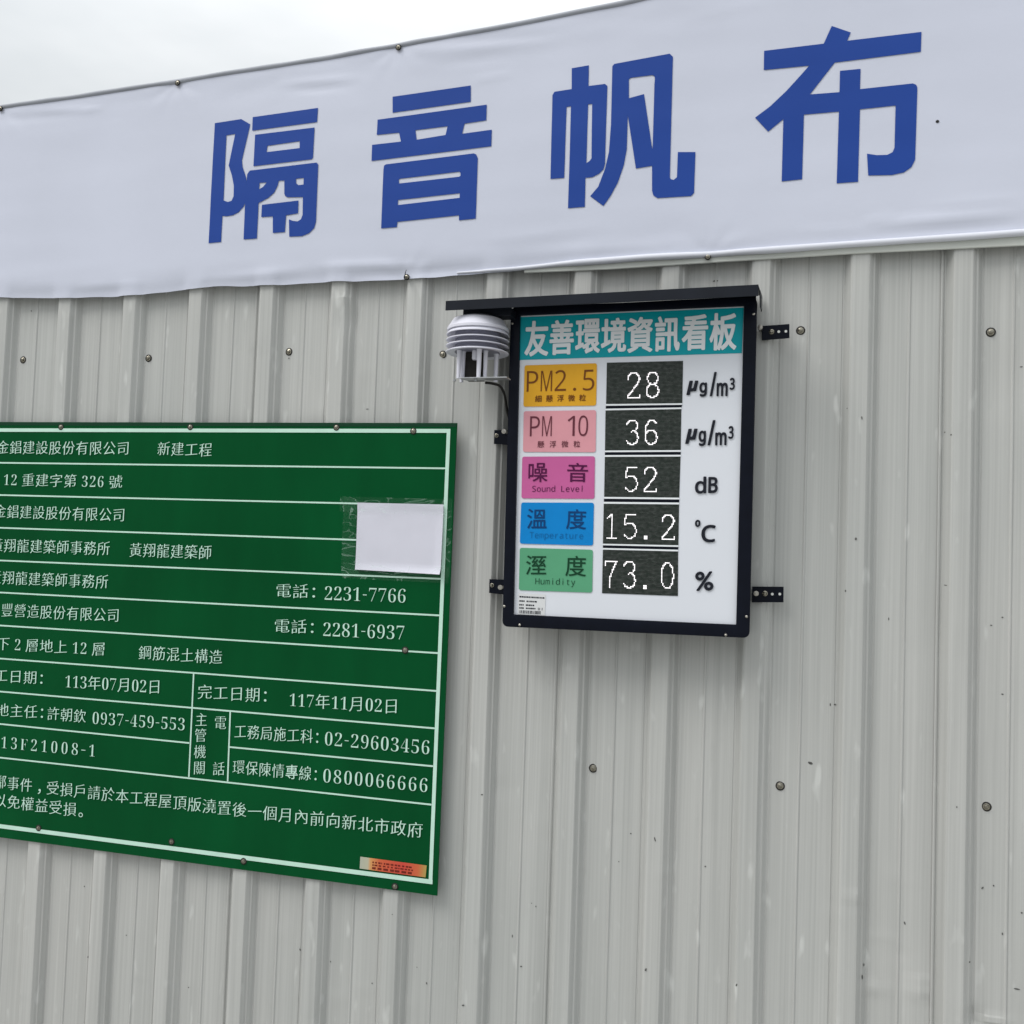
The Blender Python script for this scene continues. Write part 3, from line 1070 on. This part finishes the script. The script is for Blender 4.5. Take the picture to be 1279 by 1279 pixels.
TY = GY - 0.0024
for s, a, b, h in (
        ('金錩建設股份有限公司', (-4.5, 558.5), (162.5, 560), 16.8), ('新建工程', (196, 560), (265.5, 562), 17),
        ('12 重建字第 326 號', (3.5, 598.8), (153.5, 601.8), 16.2),
        ('金錩建設股份有限公司', (-7.7, 638.3), (157, 643.5), 16.8),
        ('黃翔龍建築師事務所', (-11.7, 680.5), (138, 685.3), 17), ('黃翔龍建築師', (161, 686.4), (265, 690.2), 17.5),
        ('黃翔龍建築師事務所', (-13.7, 720.5), (136, 727), 17),
        ('豐營造股份有限公司', (1, 761.5), (150, 769), 17),
        ('下 2 層地上 12 層', (-4.5, 803.5), (132.5, 811), 16.8), ('鋼筋混土構造', (172.6, 814.5), (278.5, 821), 17.5),
        ('電話：', (343.5, 737.2), (398, 739.2), 17.5), ('2231-7766', (404.5, 740.3), (508, 744), 20.5),
        ('電話：', (341.5, 781.2), (396, 783.5), 17.5), ('2281-6937', (402.7, 785.5), (506.2, 790), 20.5),
        ('工日期：', (-7.5, 843), (57, 847.5), 16.5), ('113年07月02日', (80.5, 850.6), (202, 858.2), 18),
        ('完工日期：', (246, 863.5), (337, 869), 18), ('117年11月02日', (360.5, 873.5), (499, 882.5), 19),
        ('地主任：', (-6, 886.2), (57.5, 890), 16.5), ('許朝欽', (58.5, 890.5), (108, 895), 16.8), ('0937-459-553', (114.5, 896.2), (232, 904.5), 18.2),
        ('13F21008-1', (-1, 926.5), (121.5, 937.8), 17.5),
        ('工務局施工科：', (292, 912.8), (401, 920.8), 17.8), ('02-29603456', (404.5, 921.8), (538, 933.5), 20.5),
        ('環保陳情專線：', (290, 957.2), (399, 967.5), 17.8), ('0800066666', (402, 968), (536, 980.8), 20.5),
        ('鄰事件，受損戶請於本工程屋頂版澆置後一個月內前向新北市政府', (-7.5, 975.5), (529, 1037.8), 17.6),
        ('以免權益受損。', (-8.5, 998.6), (106, 1013), 17.2)):
    if '，' in s and len(s) > 12:       # this line keeps a full cell for its comma
        i = s.index('，')
        f0 = 3 / len(s)
        f1 = 3.75 / (len(s) - .25)
        def lerp(t): return (a[0] + (b[0] - a[0]) * t, a[1] + (b[1] - a[1]) * t)
        text_line(sign, s[:3], a, (41, 981.5), h * .97, TY, 'mint')
        text_line(sign, '，', (44.5, 982), (54.5, 983.2), h, TY, 'mint')
        text_line(sign, s[4:], (57.5, 983.2), b, h * 1.03, TY, 'mint')
    else:
        text_line(sign, s, a, b, h, TY, 'mint')
for chs, cs in (('主管機關', ((251.4, 898.8), (250.5, 918.3), (249.8, 938.8), (249, 958.8))), ('電話', ((275.2, 902.5), (273.2, 960)))):
    for c, (x, y) in zip(chs, cs):
        text_line(sign, c, (x - 8.1, y - .7), (x + 8.1, y + .7), 17, TY, 'mint')

oo = sign['_o']
for k, (x, y) in enumerate(((76.5, 533.5), (238, 533.5), (420.5, 534), (516.5, 538.5), (506.3, 812), (48.5, 1034.2), (214.5, 1051.2), (304.5, 1075.5), (493.5, 1107.2), (-85, 1019), (-85, 533))):
    X, Z = at(x, y, GY)
    if k == 0:
        g0 = screw_mesh('screw', sign, 0.0068)
        g0.location = (X - oo[0], -0.0012, Z - oo[2])
    else:
        c = copy_part(g0, sign, (X - oo[0], -0.0012, Z - oo[2]))
        c.rotation_euler = (0, random.uniform(0, 1), 0)

# small printed sticker in the lower corner
SY = GY - 0.0016
st = MB()
q = [P(x, y, SY) for x, y in ((449.2, 1084.8), (531.5, 1095.9), (533, 1081.0), (450, 1069.9))]
st.quad(*q, uv=True)
sto = st.build('sticker', 'sticker', sign)
sto['label'] = 'small red and yellow printed sticker'
dk = MB()


def lerp2(u, v):
    a = q[0].lerp(q[1], u)
    b = q[3].lerp(q[2], u)
    return a.lerp(b, v)


rs = random.Random(3)
for row, (v0, v1) in enumerate(((.60, .74), (.38, .50), (.10, .28))):
    u = 0.19
    while u < 0.80:
        w = rs.uniform(.012, .05) * (1.6 if row == 2 else 1)
        if u + w > .82:
            break
        dk.quad(*[lerp2(a, b) + Vector((0, -.0003, 0)) for a, b in ((u, v0), (u + w, v0), (u + w, v1), (u, v1))])
        u += w + rs.uniform(.008, .03)
dk.build('sticker_print', mat('dark_red_print', (0.16, 0.02, 0.012), 0.5), sto)

# ------------------------------------------------------------------ paper taped on the board
PY = GY - 0.0045
paper = thing('paper_sheet', (*at(500, 716, PY)[:1], PY, at(500, 716, PY)[1]), 'blank white paper sheet taped over the ruled lines of the green notice board', 'paper')
pc = [P(x, y, PY) for x, y in ((443.8, 711.3), (551.3, 717.6), (554.5, 630.2), (446.8, 627.8))]
mb = MB()
nu, nv = 28, 22
vs = []
for j in range(nv + 1):
    for i in range(nu + 1):
        u, v = i / nu, j / nv
        p = pc[0].lerp(pc[1], u).lerp(pc[3].lerp(pc[2], u), v)
        y = 0.0007 * noise.noise(Vector((u * 4, v * 4, 2))) - 0.008 * exp(-((v) / .05) ** 2) * (0.4 + .6 * u) - .0018 * exp(-((1 - v) / .07) ** 2) - .006 * exp(-((1 - u) / .05) ** 2) * (1.2 - v)
        y += -0.0012 * exp(-((v - .93 + .16 * u) / .02) ** 2) * (1 if u < .35 else 0) - 0.001 * exp(-((v - .95) / .015) ** 2) * (1 if u > .7 else 0)
        vs.append((p.x, PY + y, p.z))
mb.add(vs, [(j * (nu + 1) + i, j * (nu + 1) + i + 1, (j + 1) * (nu + 1) + i + 1, (j + 1) * (nu + 1) + i) for j in range(nv) for i in range(nu)])
mb.build('paper', 'paper', paper, smooth=180)
for k, quadpx in enumerate((((424, 639), (556, 644), (557, 623.5), (425, 620)), ((426, 717), (449, 721), (450.5, 625), (429, 620)), ((427, 722), (560, 728.5), (561, 709), (429, 704)), ((549.5, 720), (561.5, 721.5), (565, 623), (553.5, 622)))):
    tp = MB()
    tp.quad(*[P(x, y, PY - .0085 - .0004 * k) for x, y in quadpx])
    tp.build('tape_strip', 'tape', paper)

# ------------------------------------------------------------------ environmental display board
DY = -0.105                       # front of the bezel
FY = DY + 0.008                   # face panel, set back in the bezel
disp = thing('display_board', (-0.44, DY, 1.6), 'black framed environmental display with coloured tiles and lit white LED readings', 'display board')
inner = [(641, 767.5), (919.3, 780.2), (929.2, 381.8), (649.6, 393.8)]
outer_c = [(627.2, 782.6), (936.0, 797.0), (945.8, 371.0), (638.0, 383.5)]


def rounded(pts, r, n=5):
    out = []
    m = len(pts)
    for i in range(m):
        p, a, b = Vector(pts[i]), Vector(pts[i - 1]), Vector(pts[(i + 1) % m])
        da, db = (a - p).normalized(), (b - p).normalized()
        for k in range(n + 1):
            t = k / n
            q0, q1 = p + da * r, p + db * r
            c = (1 - t) ** 2 * q0 + 2 * t * (1 - t) * p + t * t * q1
            out.append((c.x, c.y))
    return out


ow_ = [at(x, y, DY) for x, y in outer_c]
iw_ = [at(x, y, DY) for x, y in inner]
fr = MB()
fr.ring(rounded(ow_, 0.016), rounded(iw_, 0.002), DY, DY + 0.014)
fr.build('bezel', 'black', disp, smooth=35, bevel=0.0015)
# cabinet body behind the bezel
def inset(pts, d):
    c = (sum(p[0] for p in pts) / 4, sum(p[1] for p in pts) / 4)
    return [(p[0] + d * (1 if p[0] < c[0] else -1), p[1] + d * (1 if p[1] < c[1] else -1)) for p in pts]
cb = MB()
cb.hexa(rounded(inset(ow_, 0.003), 0.014), DY + 0.0143, -0.040)
cb.build('cabinet', 'black', disp, smooth=35)
fp = MB()
fpw = [P(x, y, FY) for x, y in ((638, 771), (922, 784), (932, 378), (647, 390.5))]
fp.quad(*fpw)
fp.build('face_panel', 'panel', disp)


def plate_quad(name, pxs, Y, material, parent, round_=0.0, thick=0.0008, uv=False):
    w = [at(x, y, Y) for x, y in pxs]
    b = MB()
    if uv:
        b.quad(*[Vector((x, Y, z)) for x, z in w], uv=True)
    else:
        b.hexa(rounded(w, round_, 4) if round_ else w, Y, Y + thick)
    return b.build(name, material, parent)


ttl = plate_quad('title_strip', [(647.8, 449.6), (926.6, 441.0), (928.9, 384.2), (649.0, 396.2)], FY - .0012, 'teal', disp)
tmb = MB()
for c, (x0, y0, x1, y1) in zip('友善環境資訊看板', ((65, 130, 193, 320), (198, 125, 328, 312), (335, 120, 468, 305), (472, 115, 607, 300), (612, 110, 748, 300), (758, 105, 893, 295), (902, 97, 1042, 288), (1050, 88, 1195, 288))):
    b_ = 1.05
    glyph_box(tmb, c, (640 + x0 / 4.263, 370 + y0 / 4.263, 640 + x1 / 4.263, 370 + y1 / 4.263), FY - .0024, bold=b_, slope=-.04, lean=-.025)
tmb.build('lettering', 'titlewhite', ttl)

TYY = FY - .0016
LYY = FY - .0026
t1 = plate_quad('parameter_tile', [(653.7, 508), (744.5, 506.6), (745.6, 453.7), (655.2, 456.3)], TYY, 'orange', disp, .006)
t1['label'] = 'orange tile reading PM2.5'
t2 = plate_quad('parameter_tile', [(653.2, 564.4), (743.9, 564.8), (744.6, 512.2), (654.2, 513.7)], TYY, 'pink', disp, .006)
t2['label'] = 'pink tile reading PM 10'
t3 = plate_quad('parameter_tile', [(651.3, 622.4), (742.4, 623), (743, 569.8), (652.3, 570.4)], TYY, 'magenta', disp, .006)
t3['label'] = 'magenta tile for sound level'
t4 = plate_quad('parameter_tile', [(649.3, 679), (740.7, 681.4), (741.8, 627.9), (651, 627.6)], TYY, 'bluet', disp, .006)
t4['label'] = 'blue tile for temperature'
t5 = plate_quad('parameter_tile', [(648.1, 737.1), (739.6, 740.2), (740.5, 686.7), (649.3, 684.2)], TYY, 'greent', disp, .006)
t5['label'] = 'green tile for humidity'
SANS = {**{chr(65 + i): chr(0x1D5A0 + i) for i in range(26)}, **{chr(97 + i): chr(0x1D5BA + i) for i in range(26)}, **{str(i): chr(0x1D7E2 + i) for i in range(10)}}


def sans(s): return ''.join(SANS.get(c, c) for c in s)


TH = -0.006
text_boxes(t1, sans('PM2.5'), 656.2, 462.6, 744.0, 488.2, LYY, 'tbrown', off=TH, cap=sans('M'), slope=-.025)
text_boxes(t1, '細懸浮微粒', 665.5, 493.2, 734.5, 501.5, LYY, 'tbrown', slope=-.02, bold=.12)
text_boxes(t2, sans('PM 10'), 660.5, 519.6, 736, 544.6, LYY, 'tmaroon', off=TH, cap=sans('M'), slope=-.01)
text_boxes(t2, '懸浮微粒', 668, 550.6, 728, 558.8, LYY, 'tmaroon', slope=-.01, bold=.05)
for t_, a_, b_, bx1, bx2, mt in ((t3, '噪', '音', (660, 578.2, 683.9, 602), (708.3, 578.2, 734.5, 602), 'tplum'), (t4, '溫', '度', (658.3, 635.5, 683, 660.2), (707.2, 636, 732.2, 661), 'tnavy'), (t5, '溼', '度', (657, 693.8, 682.3, 717.7), (706.3, 694.2, 732, 719.8), 'tforest')):
    lm = MB()
    glyph_box(lm, a_, bx1, LYY, bold=.18, lean=-.025)
    lm.build('lettering', mt, t_)
    lm = MB()
    glyph_box(lm, b_, bx2, LYY, bold=.18, lean=-.025, slope=.02)
    lm.build('lettering', mt, t_)
text_boxes(t3, sans('Sound Level'), 664, 606.8, 730, 614.2, LYY, 'tplum', off=-.004, cap=sans('S'), slope=.0)
text_boxes(t4, sans('Temperature'), 661, 665.0, 729, 672.4, LYY, mat('faint_blue_print', (0.003, 0.13, 0.36), 0.4), off=-.006, cap=sans('T'), slope=.02)
text_boxes(t5, sans('Humidity'), 668, 722.8, 719, 730.2, LYY, 'tforest', off=-.006, cap=sans('H'), slope=.025)

# unit signs beside the read-outs
for boxes in ((('μ', (857.4, 475.4, 872.2, 493.5)), ('g', (873.4, 477.5, 883.0, 495.5)), ('/', (886.4, 464.5, 895.3, 495)), ('m', (895.0, 477.9, 909.0, 494.9)), ('3', (911.4, 471.8, 917.9, 487.0))),
              (('μ', (855.9, 535.4, 871.3, 554.4)), ('g', (872.4, 537.8, 881.7, 557.2)), ('/', (883.6, 524.7, 893.8, 556.3)), ('m', (893.2, 539.8, 907.6, 556.3)), ('3', (909.8, 532.0, 916.4, 548.2))),
              (('d', (868.0, 595.2, 882.2, 616.6)), ('B', (884.6, 595.6, 896.6, 615.8))),
              (('o', (868.0, 649.2, 875.0, 658.3)), ('C', (876, 655.5, 894.0, 677.5))),
              (('%', (868.0, 713.7, 891.4, 738.0)),)):
    um = MB()
    for c, b in boxes:
        if c == 'μ':
            glyph_box(um, chr(0x1D77B), b, LYY, bold=.7, shear=.35, slope=-.02, lean=-.02)
        elif c == '/':
            glyph_box(um, '/', b, LYY, bold=.6, slope=-.02)
        else:
            glyph_box(um, SANS.get(c, c), b, LYY, bold=.74 if c != '3' else .58, slope=-.02, lean=-.02)
    um.build('unit_lettering', 'ink', disp)

# LED matrices: 64 x 32 lamps each
LED = [([(757.0, 504.6), (852.2, 503.6), (853.2, 450.7), (758.0, 453.0)], '28', 1),
       ([(755.6, 562.6), (850.2, 562.1), (851.0, 511.0), (756.3, 512.8)], '36', 1),
       ([(754.5, 620.5), (848.4, 621.5), (850.0, 570.4), (755.5, 570.8)], '52', 1),
       ([(753.0, 679.0), (847.3, 681.0), (848.2, 630.2), (754.1, 629.3)], '15.2', 0),
       ([(751.9, 740.9), (846.7, 744.4), (847.0, 688.9), (753.0, 686.6)], '73.0', 0)]


def ell(cx, cy, rx, ry, a0=0, a1=360, n=28):
    return [(cx + rx * cos(radians(a0 + (a1 - a0) * k / n)), cy + ry * sin(radians(a0 + (a1 - a0) * k / n))) for k in range(n + 1)]


STROKES = {
    '0': [ell(5.5, 9.6, 5, 9.3)],
    '1': [[(2, 3.4), (5.6, 0.5)], [(5.6, .5), (5.6, 19)], [(1.5, 19), (9.4, 19)]],
    '2': [[(.5, 5), (1, 3), (3, .8), (5.5, .3), (8, .8), (10.2, 3), (10.5, 5.5), (9, 8.5), (.8, 18.6)], [(.5, 19), (10.5, 19), (10.5, 17)]],
    '3': [[(.6, 3.6), (2.8, .8), (5.5, .3), (8.2, .9), (10, 3.4), (10, 6), (8, 8.6), (4.4, 9.2)], [(8, 9.2), (10.3, 11.8), (10.5, 14.5), (9.8, 17), (7.8, 18.8), (5.3, 19.2), (2.8, 18.7), (.6, 16.2)]],
    '5': [[(10, .5), (1.6, .5), (1, 8.8)], [(1, 8.6), (3.5, 7.4), (6.5, 7.3), (9.3, 9), (10.5, 12), (10.5, 14.8), (9.3, 17.5), (6.8, 19.1), (3.6, 19), (.6, 16.6)]],
    '6': [[(9.8, 2.6), (8, .8), (5.8, .3), (3.4, 1.4), (1.4, 4.6), (.6, 9), (.6, 14), (1.6, 17.3), (3.8, 19), (6.5, 19.2), (9.2, 17.7), (10.5, 14.8), (10.3, 11.8), (8.6, 9.2), (6, 8.3), (3, 9), (.9, 11.6)]],
    '7': [[(.5, 3.2), (.5, .5), (10.5, .5), (7.4, 6.5), (5.2, 12), (4.5, 19)]],
    '8': [ell(5.5, 4.8, 4.3, 4.5), ell(5.5, 14.2, 5, 5)],
    '.': [],
}


def raster(chs, cell0):
    for i, c in enumerate(chs):
        lit = set()
        ox, oy = (cell0 + i) * 16 + 1.6, 8.0
        if c == '.':
            lit |= {(int(ox) + 2 + a, 25 + b) for a in range(3) for b in range(3)}
            yield lit
            continue
        for line in STROKES[c]:
            for (x0, y0), (x1, y1) in zip(line, line[1:]):
                n = int(max(abs(x1 - x0), abs(y1 - y0)) * 3) + 1
                for k in range(n + 1):
                    xx, yy = ox + x0 + (x1 - x0) * k / n, oy + y0 + (y1 - y0) * k / n
                    lit.add((int(xx), int(yy)))
        yield lit


for pk, (pxs, chs, cell0) in enumerate(LED):
    lp = plate_quad('led_panel', pxs, FY - .0010, 'ledface', disp, uv=True)
    lp['label'] = ('LED panel reading ' + chs)
    w = [P(x, y, FY - .0016) for x, y in pxs]

    def pt(u, v):
        u, v = u / 64, 1 - v / 32
        return w[0].lerp(w[1], u).lerp(w[3].lerp(w[2], u), v)
    for lit in raster(chs, cell0):
        dm = MB()
        for (cx, cy) in sorted(lit):
            dm.quad(pt(cx + .06, cy + .84), pt(cx + .84, cy + .84), pt(cx + .84, cy + .06), pt(cx + .06, cy + .06))
        dm.build('lit_digit', 'led', lp)
# black joint with two bright metal edges between neighbouring panels
for pk in range(4):
    a, b = LED[pk][0], LED[pk + 1][0]
    tl, tr, bl, br = a[0], a[1], b[3], b[2]
    def mixp(p, q_, t): return (p[0] + (q_[0] - p[0]) * t, p[1] + (q_[1] - p[1]) * t)
    jm = MB()
    w = [at(*p, FY - .0013) for p in (mixp(tl, bl, .70), mixp(tr, br, .70), mixp(tr, br, .28), mixp(tl, bl, .28))]
    jm.hexa(w, FY - .0013, FY + .001)
    jo = jm.build('panel_joint', 'black', disp)
    for t0, t1_ in ((0.02, .26), (.72, .97)):
        em = MB()
        w = [at(*p, FY - .002) for p in (mixp(tl, bl, t1_), mixp(tr, br, t1_), mixp(tr, br, t0), mixp(tl, bl, t0))]
        em.hexa(w, FY - .002, FY + .001)
        em.build('joint_edge', 'titlewhite', jo)

# asset sticker: lines of tiny print and a bar code
asq = [P(x, y, FY - .0010) for x, y in ((647.0, 767.2), (680.5, 768.9), (681.6, 742.6), (647.6, 740.8))]
am = MB()
am.quad(*asq)
ao = am.build('asset_sticker', mat('sticker_paper', (0.66, 0.67, 0.68), 0.5, var=0.02), disp)
bm_ = MB()
rs = random.Random(11)


def asp(u, v):
    p = asq[0].lerp(asq[1], u).lerp(asq[3].lerp(asq[2], u), v)
    return p + Vector((0, -.0004, 0))


u = .04
while u < .84:
    w_ = rs.choice((.014, .014, .026))
    bm_.quad(asp(u, .05), asp(u + w_, .05), asp(u + w_, .20), asp(u, .20))
    u += w_ + rs.choice((.014, .02, .03))
for v, end in ((.80, .92), (.60, .62), (.42, .55), (.27, .62)):
    u = .04
    while u < end:
        w_ = rs.uniform(.03, .08)
        if .20 < u < .27 and v < .7:
            u += .06
        bm_.quad(asp(u, v), asp(u + w_, v), asp(u + w_, v + .07), asp(u, v + .07))
        u += w_ + rs.uniform(.012, .02)
for u in (.74, .79, .88):
    bm_.quad(asp(u, .24), asp(u + .022, .24), asp(u + .022, .36), asp(u, .36))
bm_.build('bar_code', 'ink', ao)

# rain hood over the top, running on to the left above the sensor
HY = -0.205
hp = [(556.2, 387.8), (947.0, 369.6), (947.0, 355.2), (556.2, 375.8)]
hw_ = [at(x, y, HY) for x, y in hp]
hd = MB()
x0_, x1_ = hw_[0][0], hw_[1][0]


def zlo(X): return hw_[0][1] + (hw_[1][1] - hw_[0][1]) * (X - x0_) / (x1_ - x0_)
def zhi(X): return hw_[3][1] + (hw_[2][1] - hw_[3][1]) * (X - x0_) / (x1_ - x0_)


# front lip, sloping top sheet
hd.hexa([(x0_, zlo(x0_)), (x1_, zlo(x1_)), (x1_, zhi(x1_)), (x0_, zhi(x0_))], HY, HY + .002)
hd.add([(x0_, HY + .002, zhi(x0_) - .0005), (x1_, HY + .002, zhi(x1_) - .0005), (x1_, -.036, zhi(x1_) + .020), (x0_, -.036, zhi(x0_) + .020),
        (x0_, HY + .002, zhi(x0_) - .0025), (x1_, HY + .002, zhi(x1_) - .0025), (x1_, -.036, zhi(x1_) + .018), (x0_, -.036, zhi(x0_) + .018)],
       [(0, 1, 2, 3), (7, 6, 5, 4), (0, 4, 5, 1), (1, 5, 6, 2), (2, 6, 7, 3), (3, 7, 4, 0)])
hd.build('rain_hood', 'hood', disp, bevel=.0006)
# filler between the hood and the cabinet head, side wing on the right, gusset by the sensor
xl_ = at(640, 388, DY)[0]
xr_ = at(945, 372, DY)[0]
hf = MB()
hf.hexa([(xl_, ow_[3][1] - .004), (xr_ - .002, ow_[2][1] - .004), (xr_ - .002, zhi(xr_) + .004), (xl_, zhi(xl_) + .004)], DY + .018, DY + .026)
hf.build('hood_filler', 'black', disp)
wg = MB()
Xw = x1_
ZW = at(950, 388, -.06)[1]
wg.add([(Xw, -.16, zhi(Xw) - .002), (Xw, -.05, zhi(Xw) + .012), (Xw, -.05, ZW), (Xw, -.075, ZW), (Xw, -.115, zlo(Xw) - .004),
        (Xw + .0025, -.16, zhi(Xw) - .002), (Xw + .0025, -.05, zhi(Xw) + .012), (Xw + .0025, -.05, ZW), (Xw + .0025, -.075, ZW), (Xw + .0025, -.115, zlo(Xw) - .004)],
       [(0, 1, 2, 3, 4), (9, 8, 7, 6, 5)] + [(i, (i + 1) % 5, 5 + (i + 1) % 5, 5 + i) for i in range(5)])
wg.build('hood_wing', 'hood', disp)


def bracket(pxs, holes, bolts, Yb):
    w = [at(x, y, Yb) for x, y in pxs]
    b = MB()
    b.hexa(w, Yb, Yb + .003)
    o = b.build('mounting_bracket', 'black', disp, bevel=.0006)
    for (x, y) in holes:
        X, Z = at(x, y, Yb - .0006)
        h = MB()
        h.hexa([(X + .0033 * cos(a), Z + .0033 * sin(a)) for a in [2 * pi * k / 10 for k in range(10)]], Yb - .0006, Yb + .001)
        h.build('slot', 'scuff', o)
    for (x, y, r, mt_) in bolts:
        X, Z = at(x, y, Yb - .002)
        h = MB()
        h.lathe((X, Yb - .0005, Z), [(0, 0), (r, 0), (r, .0012), (r * .72, .0018), (r * .66, .0055), (r * .45, .0068), (0.0001, .0068)], 14, 'y')
        h.build('bolt', mt_, o, smooth=40)


BYK = -0.034
bracket([(951.5, 425), (986.0, 422.2), (986.0, 404.6), (951.5, 407)], [(972.7, 414.2), (981.6, 413.8)], [(963.7, 414.3, .0062, 'bronze')], BYK)
bracket([(939, 752.3), (978.6, 752.4), (978.8, 732.8), (939.5, 732.6)], [(964.6, 742), (974, 742)], [(955.5, 741.3, .0064, 'bronze')], BYK)
bracket([(616.8, 554.4), (634, 555.6), (634.5, 537.4), (617.3, 537.0)], [], [(620, 544, .0054, 'bronze')], BYK)
bracket([(610.8, 740.6), (630, 742.6), (630.4, 723.9), (611.2, 723.3)], [], [(614.4, 731, .0054, 'bronze')], BYK)
# lugs that tie the brackets to the cabinet sides
for (x, y, s) in ((949.6, 409.5, 1), (944.6, 741.2, 1), (630.2, 539.2, -1), (625.6, 733.6, -1)):
    X, Z = at(x, y, -.055)
    b = MB()
    b.lathe((X, -.050, Z), [(0, -.02), (.0045, -.02), (.0045, .008), (.0062, .008), (.0062, .012), (.0001, .0125)], 12, 'y')
    b.build('lug_bolt', 'zinc', disp, smooth=40)
for (x, y) in ((941.3, 392), (932.4, 770.2), (629.8, 757.2), (649, 780.6), (906.5, 793.2), (639.8, 404)):
    X, Z = at(x, y, DY)
    b = MB()
    b.lathe((X, DY, Z), [(0, 0), (.0036, 0), (.0032, .0012), (.0018, .0021), (.0001, .0024)], 12, 'y')
    b.build('rivet', 'zinc', disp, smooth=60)

# ------------------------------------------------------------------ the louvred sensor under the hood
SYC = -0.128
cxp = 597.8
Xc, Zcap = at(cxp, 396, SYC)
R_ = (at(635, 470, SYC)[0] - at(560, 470, SYC)[0]) / 2
sensor = thing('weather_sensor', (Xc, SYC, at(cxp, 476, SYC)[1]), 'white louvred weather sensor with stacked round shades hanging left of the display', 'sensor')


def zs(y): return at(cxp, y, SYC)[1]


cap = MB()
zt = zs(394.5)
zr = zs(411.5)
cap.lathe((Xc, SYC, 0), [(0.0001, zt), (R_ * .30, zt - .001), (R_ * .58, zt - .005), (R_ * .80, zt - .012), (R_ * .93, zr + .006), (R_ * .985, zr), (R_ * .985, zr - .006), (R_ * .93, zr - .007), (R_ * .90, zr - .003), (R_ * .5, zr + .004), (.0001, zr + .004)], 56)
cap.build('shade_cap', 'shield', sensor, smooth=32)
core = MB()
core.lathe((Xc, SYC, 0), [(.0001, zr), (R_ * .72, zr), (R_ * .72, zs(441)), (.0001, zs(441))], 40)
core.build('louvre_core', mat('shaded_shield_plastic', (0.24, 0.24, 0.30), 0.5, var=.02), sensor, smooth=32)  # shade of the recesses between the louvres is put into this darker colour
for k, (yy, hh) in enumerate(((419.5, .0115), (426.5, .0042), (433.8, .0042), (441.5, .0045))):
    z1 = zs(yy)
    sh = MB()
    sh.lathe((Xc, SYC, 0), [(R_ * .70, z1 + hh), (R_ * .90, z1 + hh * .9), (R_ * 1.0, z1 + .0015), (R_ * 1.0, z1 - .0005), (R_ * .975, z1 - .0008), (R_ * .88, z1 + hh * .45), (R_ * .70, z1 + hh * .6)], 56)
    sh.build('louvre', 'shield', sensor, smooth=32)
under = MB()
under.lathe((Xc, SYC, 0), [(.0001, zs(441.5) + .002), (R_ * .93, zs(441.5) + .002), (R_ * .93, zs(441.5) + .004), (.0001, zs(441.5) + .004)], 40)
under.build('lower_disc', 'shield', sensor, smooth=32)
zb_, zu_ = zs(475.5), zs(441.5) + .002
for (ax, ay, r) in ((-.036, -.035, .0056), (-.046, .020, .0056), (.020, -.045, .0062), (.045, .018, .0060), (-.030, -.020, .0060), (.030, -.024, .0056)):
    po = MB()
    po.tube([(Xc + ax, SYC + ay, zb_), (Xc + ax, SYC + ay, zu_ - .004), (Xc + ax, SYC + ay, zu_)], [r * .85, r, r * 1.25], 12)
    po.build('post', 'shield', sensor, smooth=50)
bx_ = MB()
bx_.box(Xc - .026, Xc + .016, SYC - .018, SYC + .02, zb_ + .001, zu_ - .001)
bx_.build('probe_housing', 'rubber', sensor, bevel=.001)
pb = MB()
pb.tube([(Xc + .004, SYC - .028, zu_), (Xc + .004, SYC - .028, zu_ - .020), (Xc + .004, SYC - .028, zu_ - .024)], [.008, .008, .006], 14)
pb.build('probe', 'shield', sensor, smooth=50)
bp_ = MB()
xa, xb = at(573.5, 476, SYC - .04)[0], at(634.5, 476, SYC - .04)[0]
bp_.hexa([(xa + .012, 0), (xb, 0), (xb, 1), (xa, 1)], 0, 1)
bp_.v = [((xa + .004 if v[0] < Xc and v[1] < .5 else v[0]), (SYC - .05) if v[1] < .5 else (SYC - .016), zb_ - (.0028 if v[2] < .5 else 0)) for v in bp_.v]
bp_.build('base_plate', 'steelplate', sensor, bevel=.0005)
for (ax, ay) in ((-.044, -.040), (.012, -.042)):
    nb = MB()
    nb.tube([(Xc + ax, SYC + ay, zb_ - .003), (Xc + ax, SYC + ay, zb_ - .008)], .0042, 6)
    nb.build('nut', 'steelplate', sensor)
cbk = MB()
cpts = []
raw = [P(606, 478, SYC - .02), P(615, 479, SYC - .01), P(624, 482, SYC + .01), P(629, 490, SYC + .03), P(631.5, 500, SYC + .05), P(634, 516, -.06), P(641, 535, -.05), P(652, 548, -.045)]
for i in range(len(raw) - 1):
    for k in range(6):
        t = k / 6
        p0, p1, p2, p3 = raw[max(i - 1, 0)], raw[i], raw[i + 1], raw[min(i + 2, len(raw) - 1)]
        cpts.append(0.5 * ((2 * p1) + (-p0 + p2) * t + (2 * p0 - 5 * p1 + 4 * p2 - p3) * t * t + (-p0 + 3 * p1 - 3 * p2 + p3) * t ** 3))
cpts.append(raw[-1])
cbk.tube(cpts, .0034, 8)
cbk.build('cable', 'rubber', sensor, smooth=60)
# the arm that carries it from the hood
arm = MB()
xa_, xb_ = at(581.5, 392, SYC)[0], at(641, 392, SYC)[0]
arm.box(xa_, xb_, SYC - .020, SYC + .028, zs(397.5), zs(388.0))
arm.build('hanger_block', 'hood', sensor, bevel=.001)
gs = MB()
gs.tube([P(621, 400, -.11), P(634, 384, -.11)], .004, 6)
gs.build('hanger_strut', 'hood', sensor)

# ------------------------------------------------------------------ tidy: drop the builder's scratch values
for o in bpy.data.objects:
    if '_o' in o:
        del o['_o']
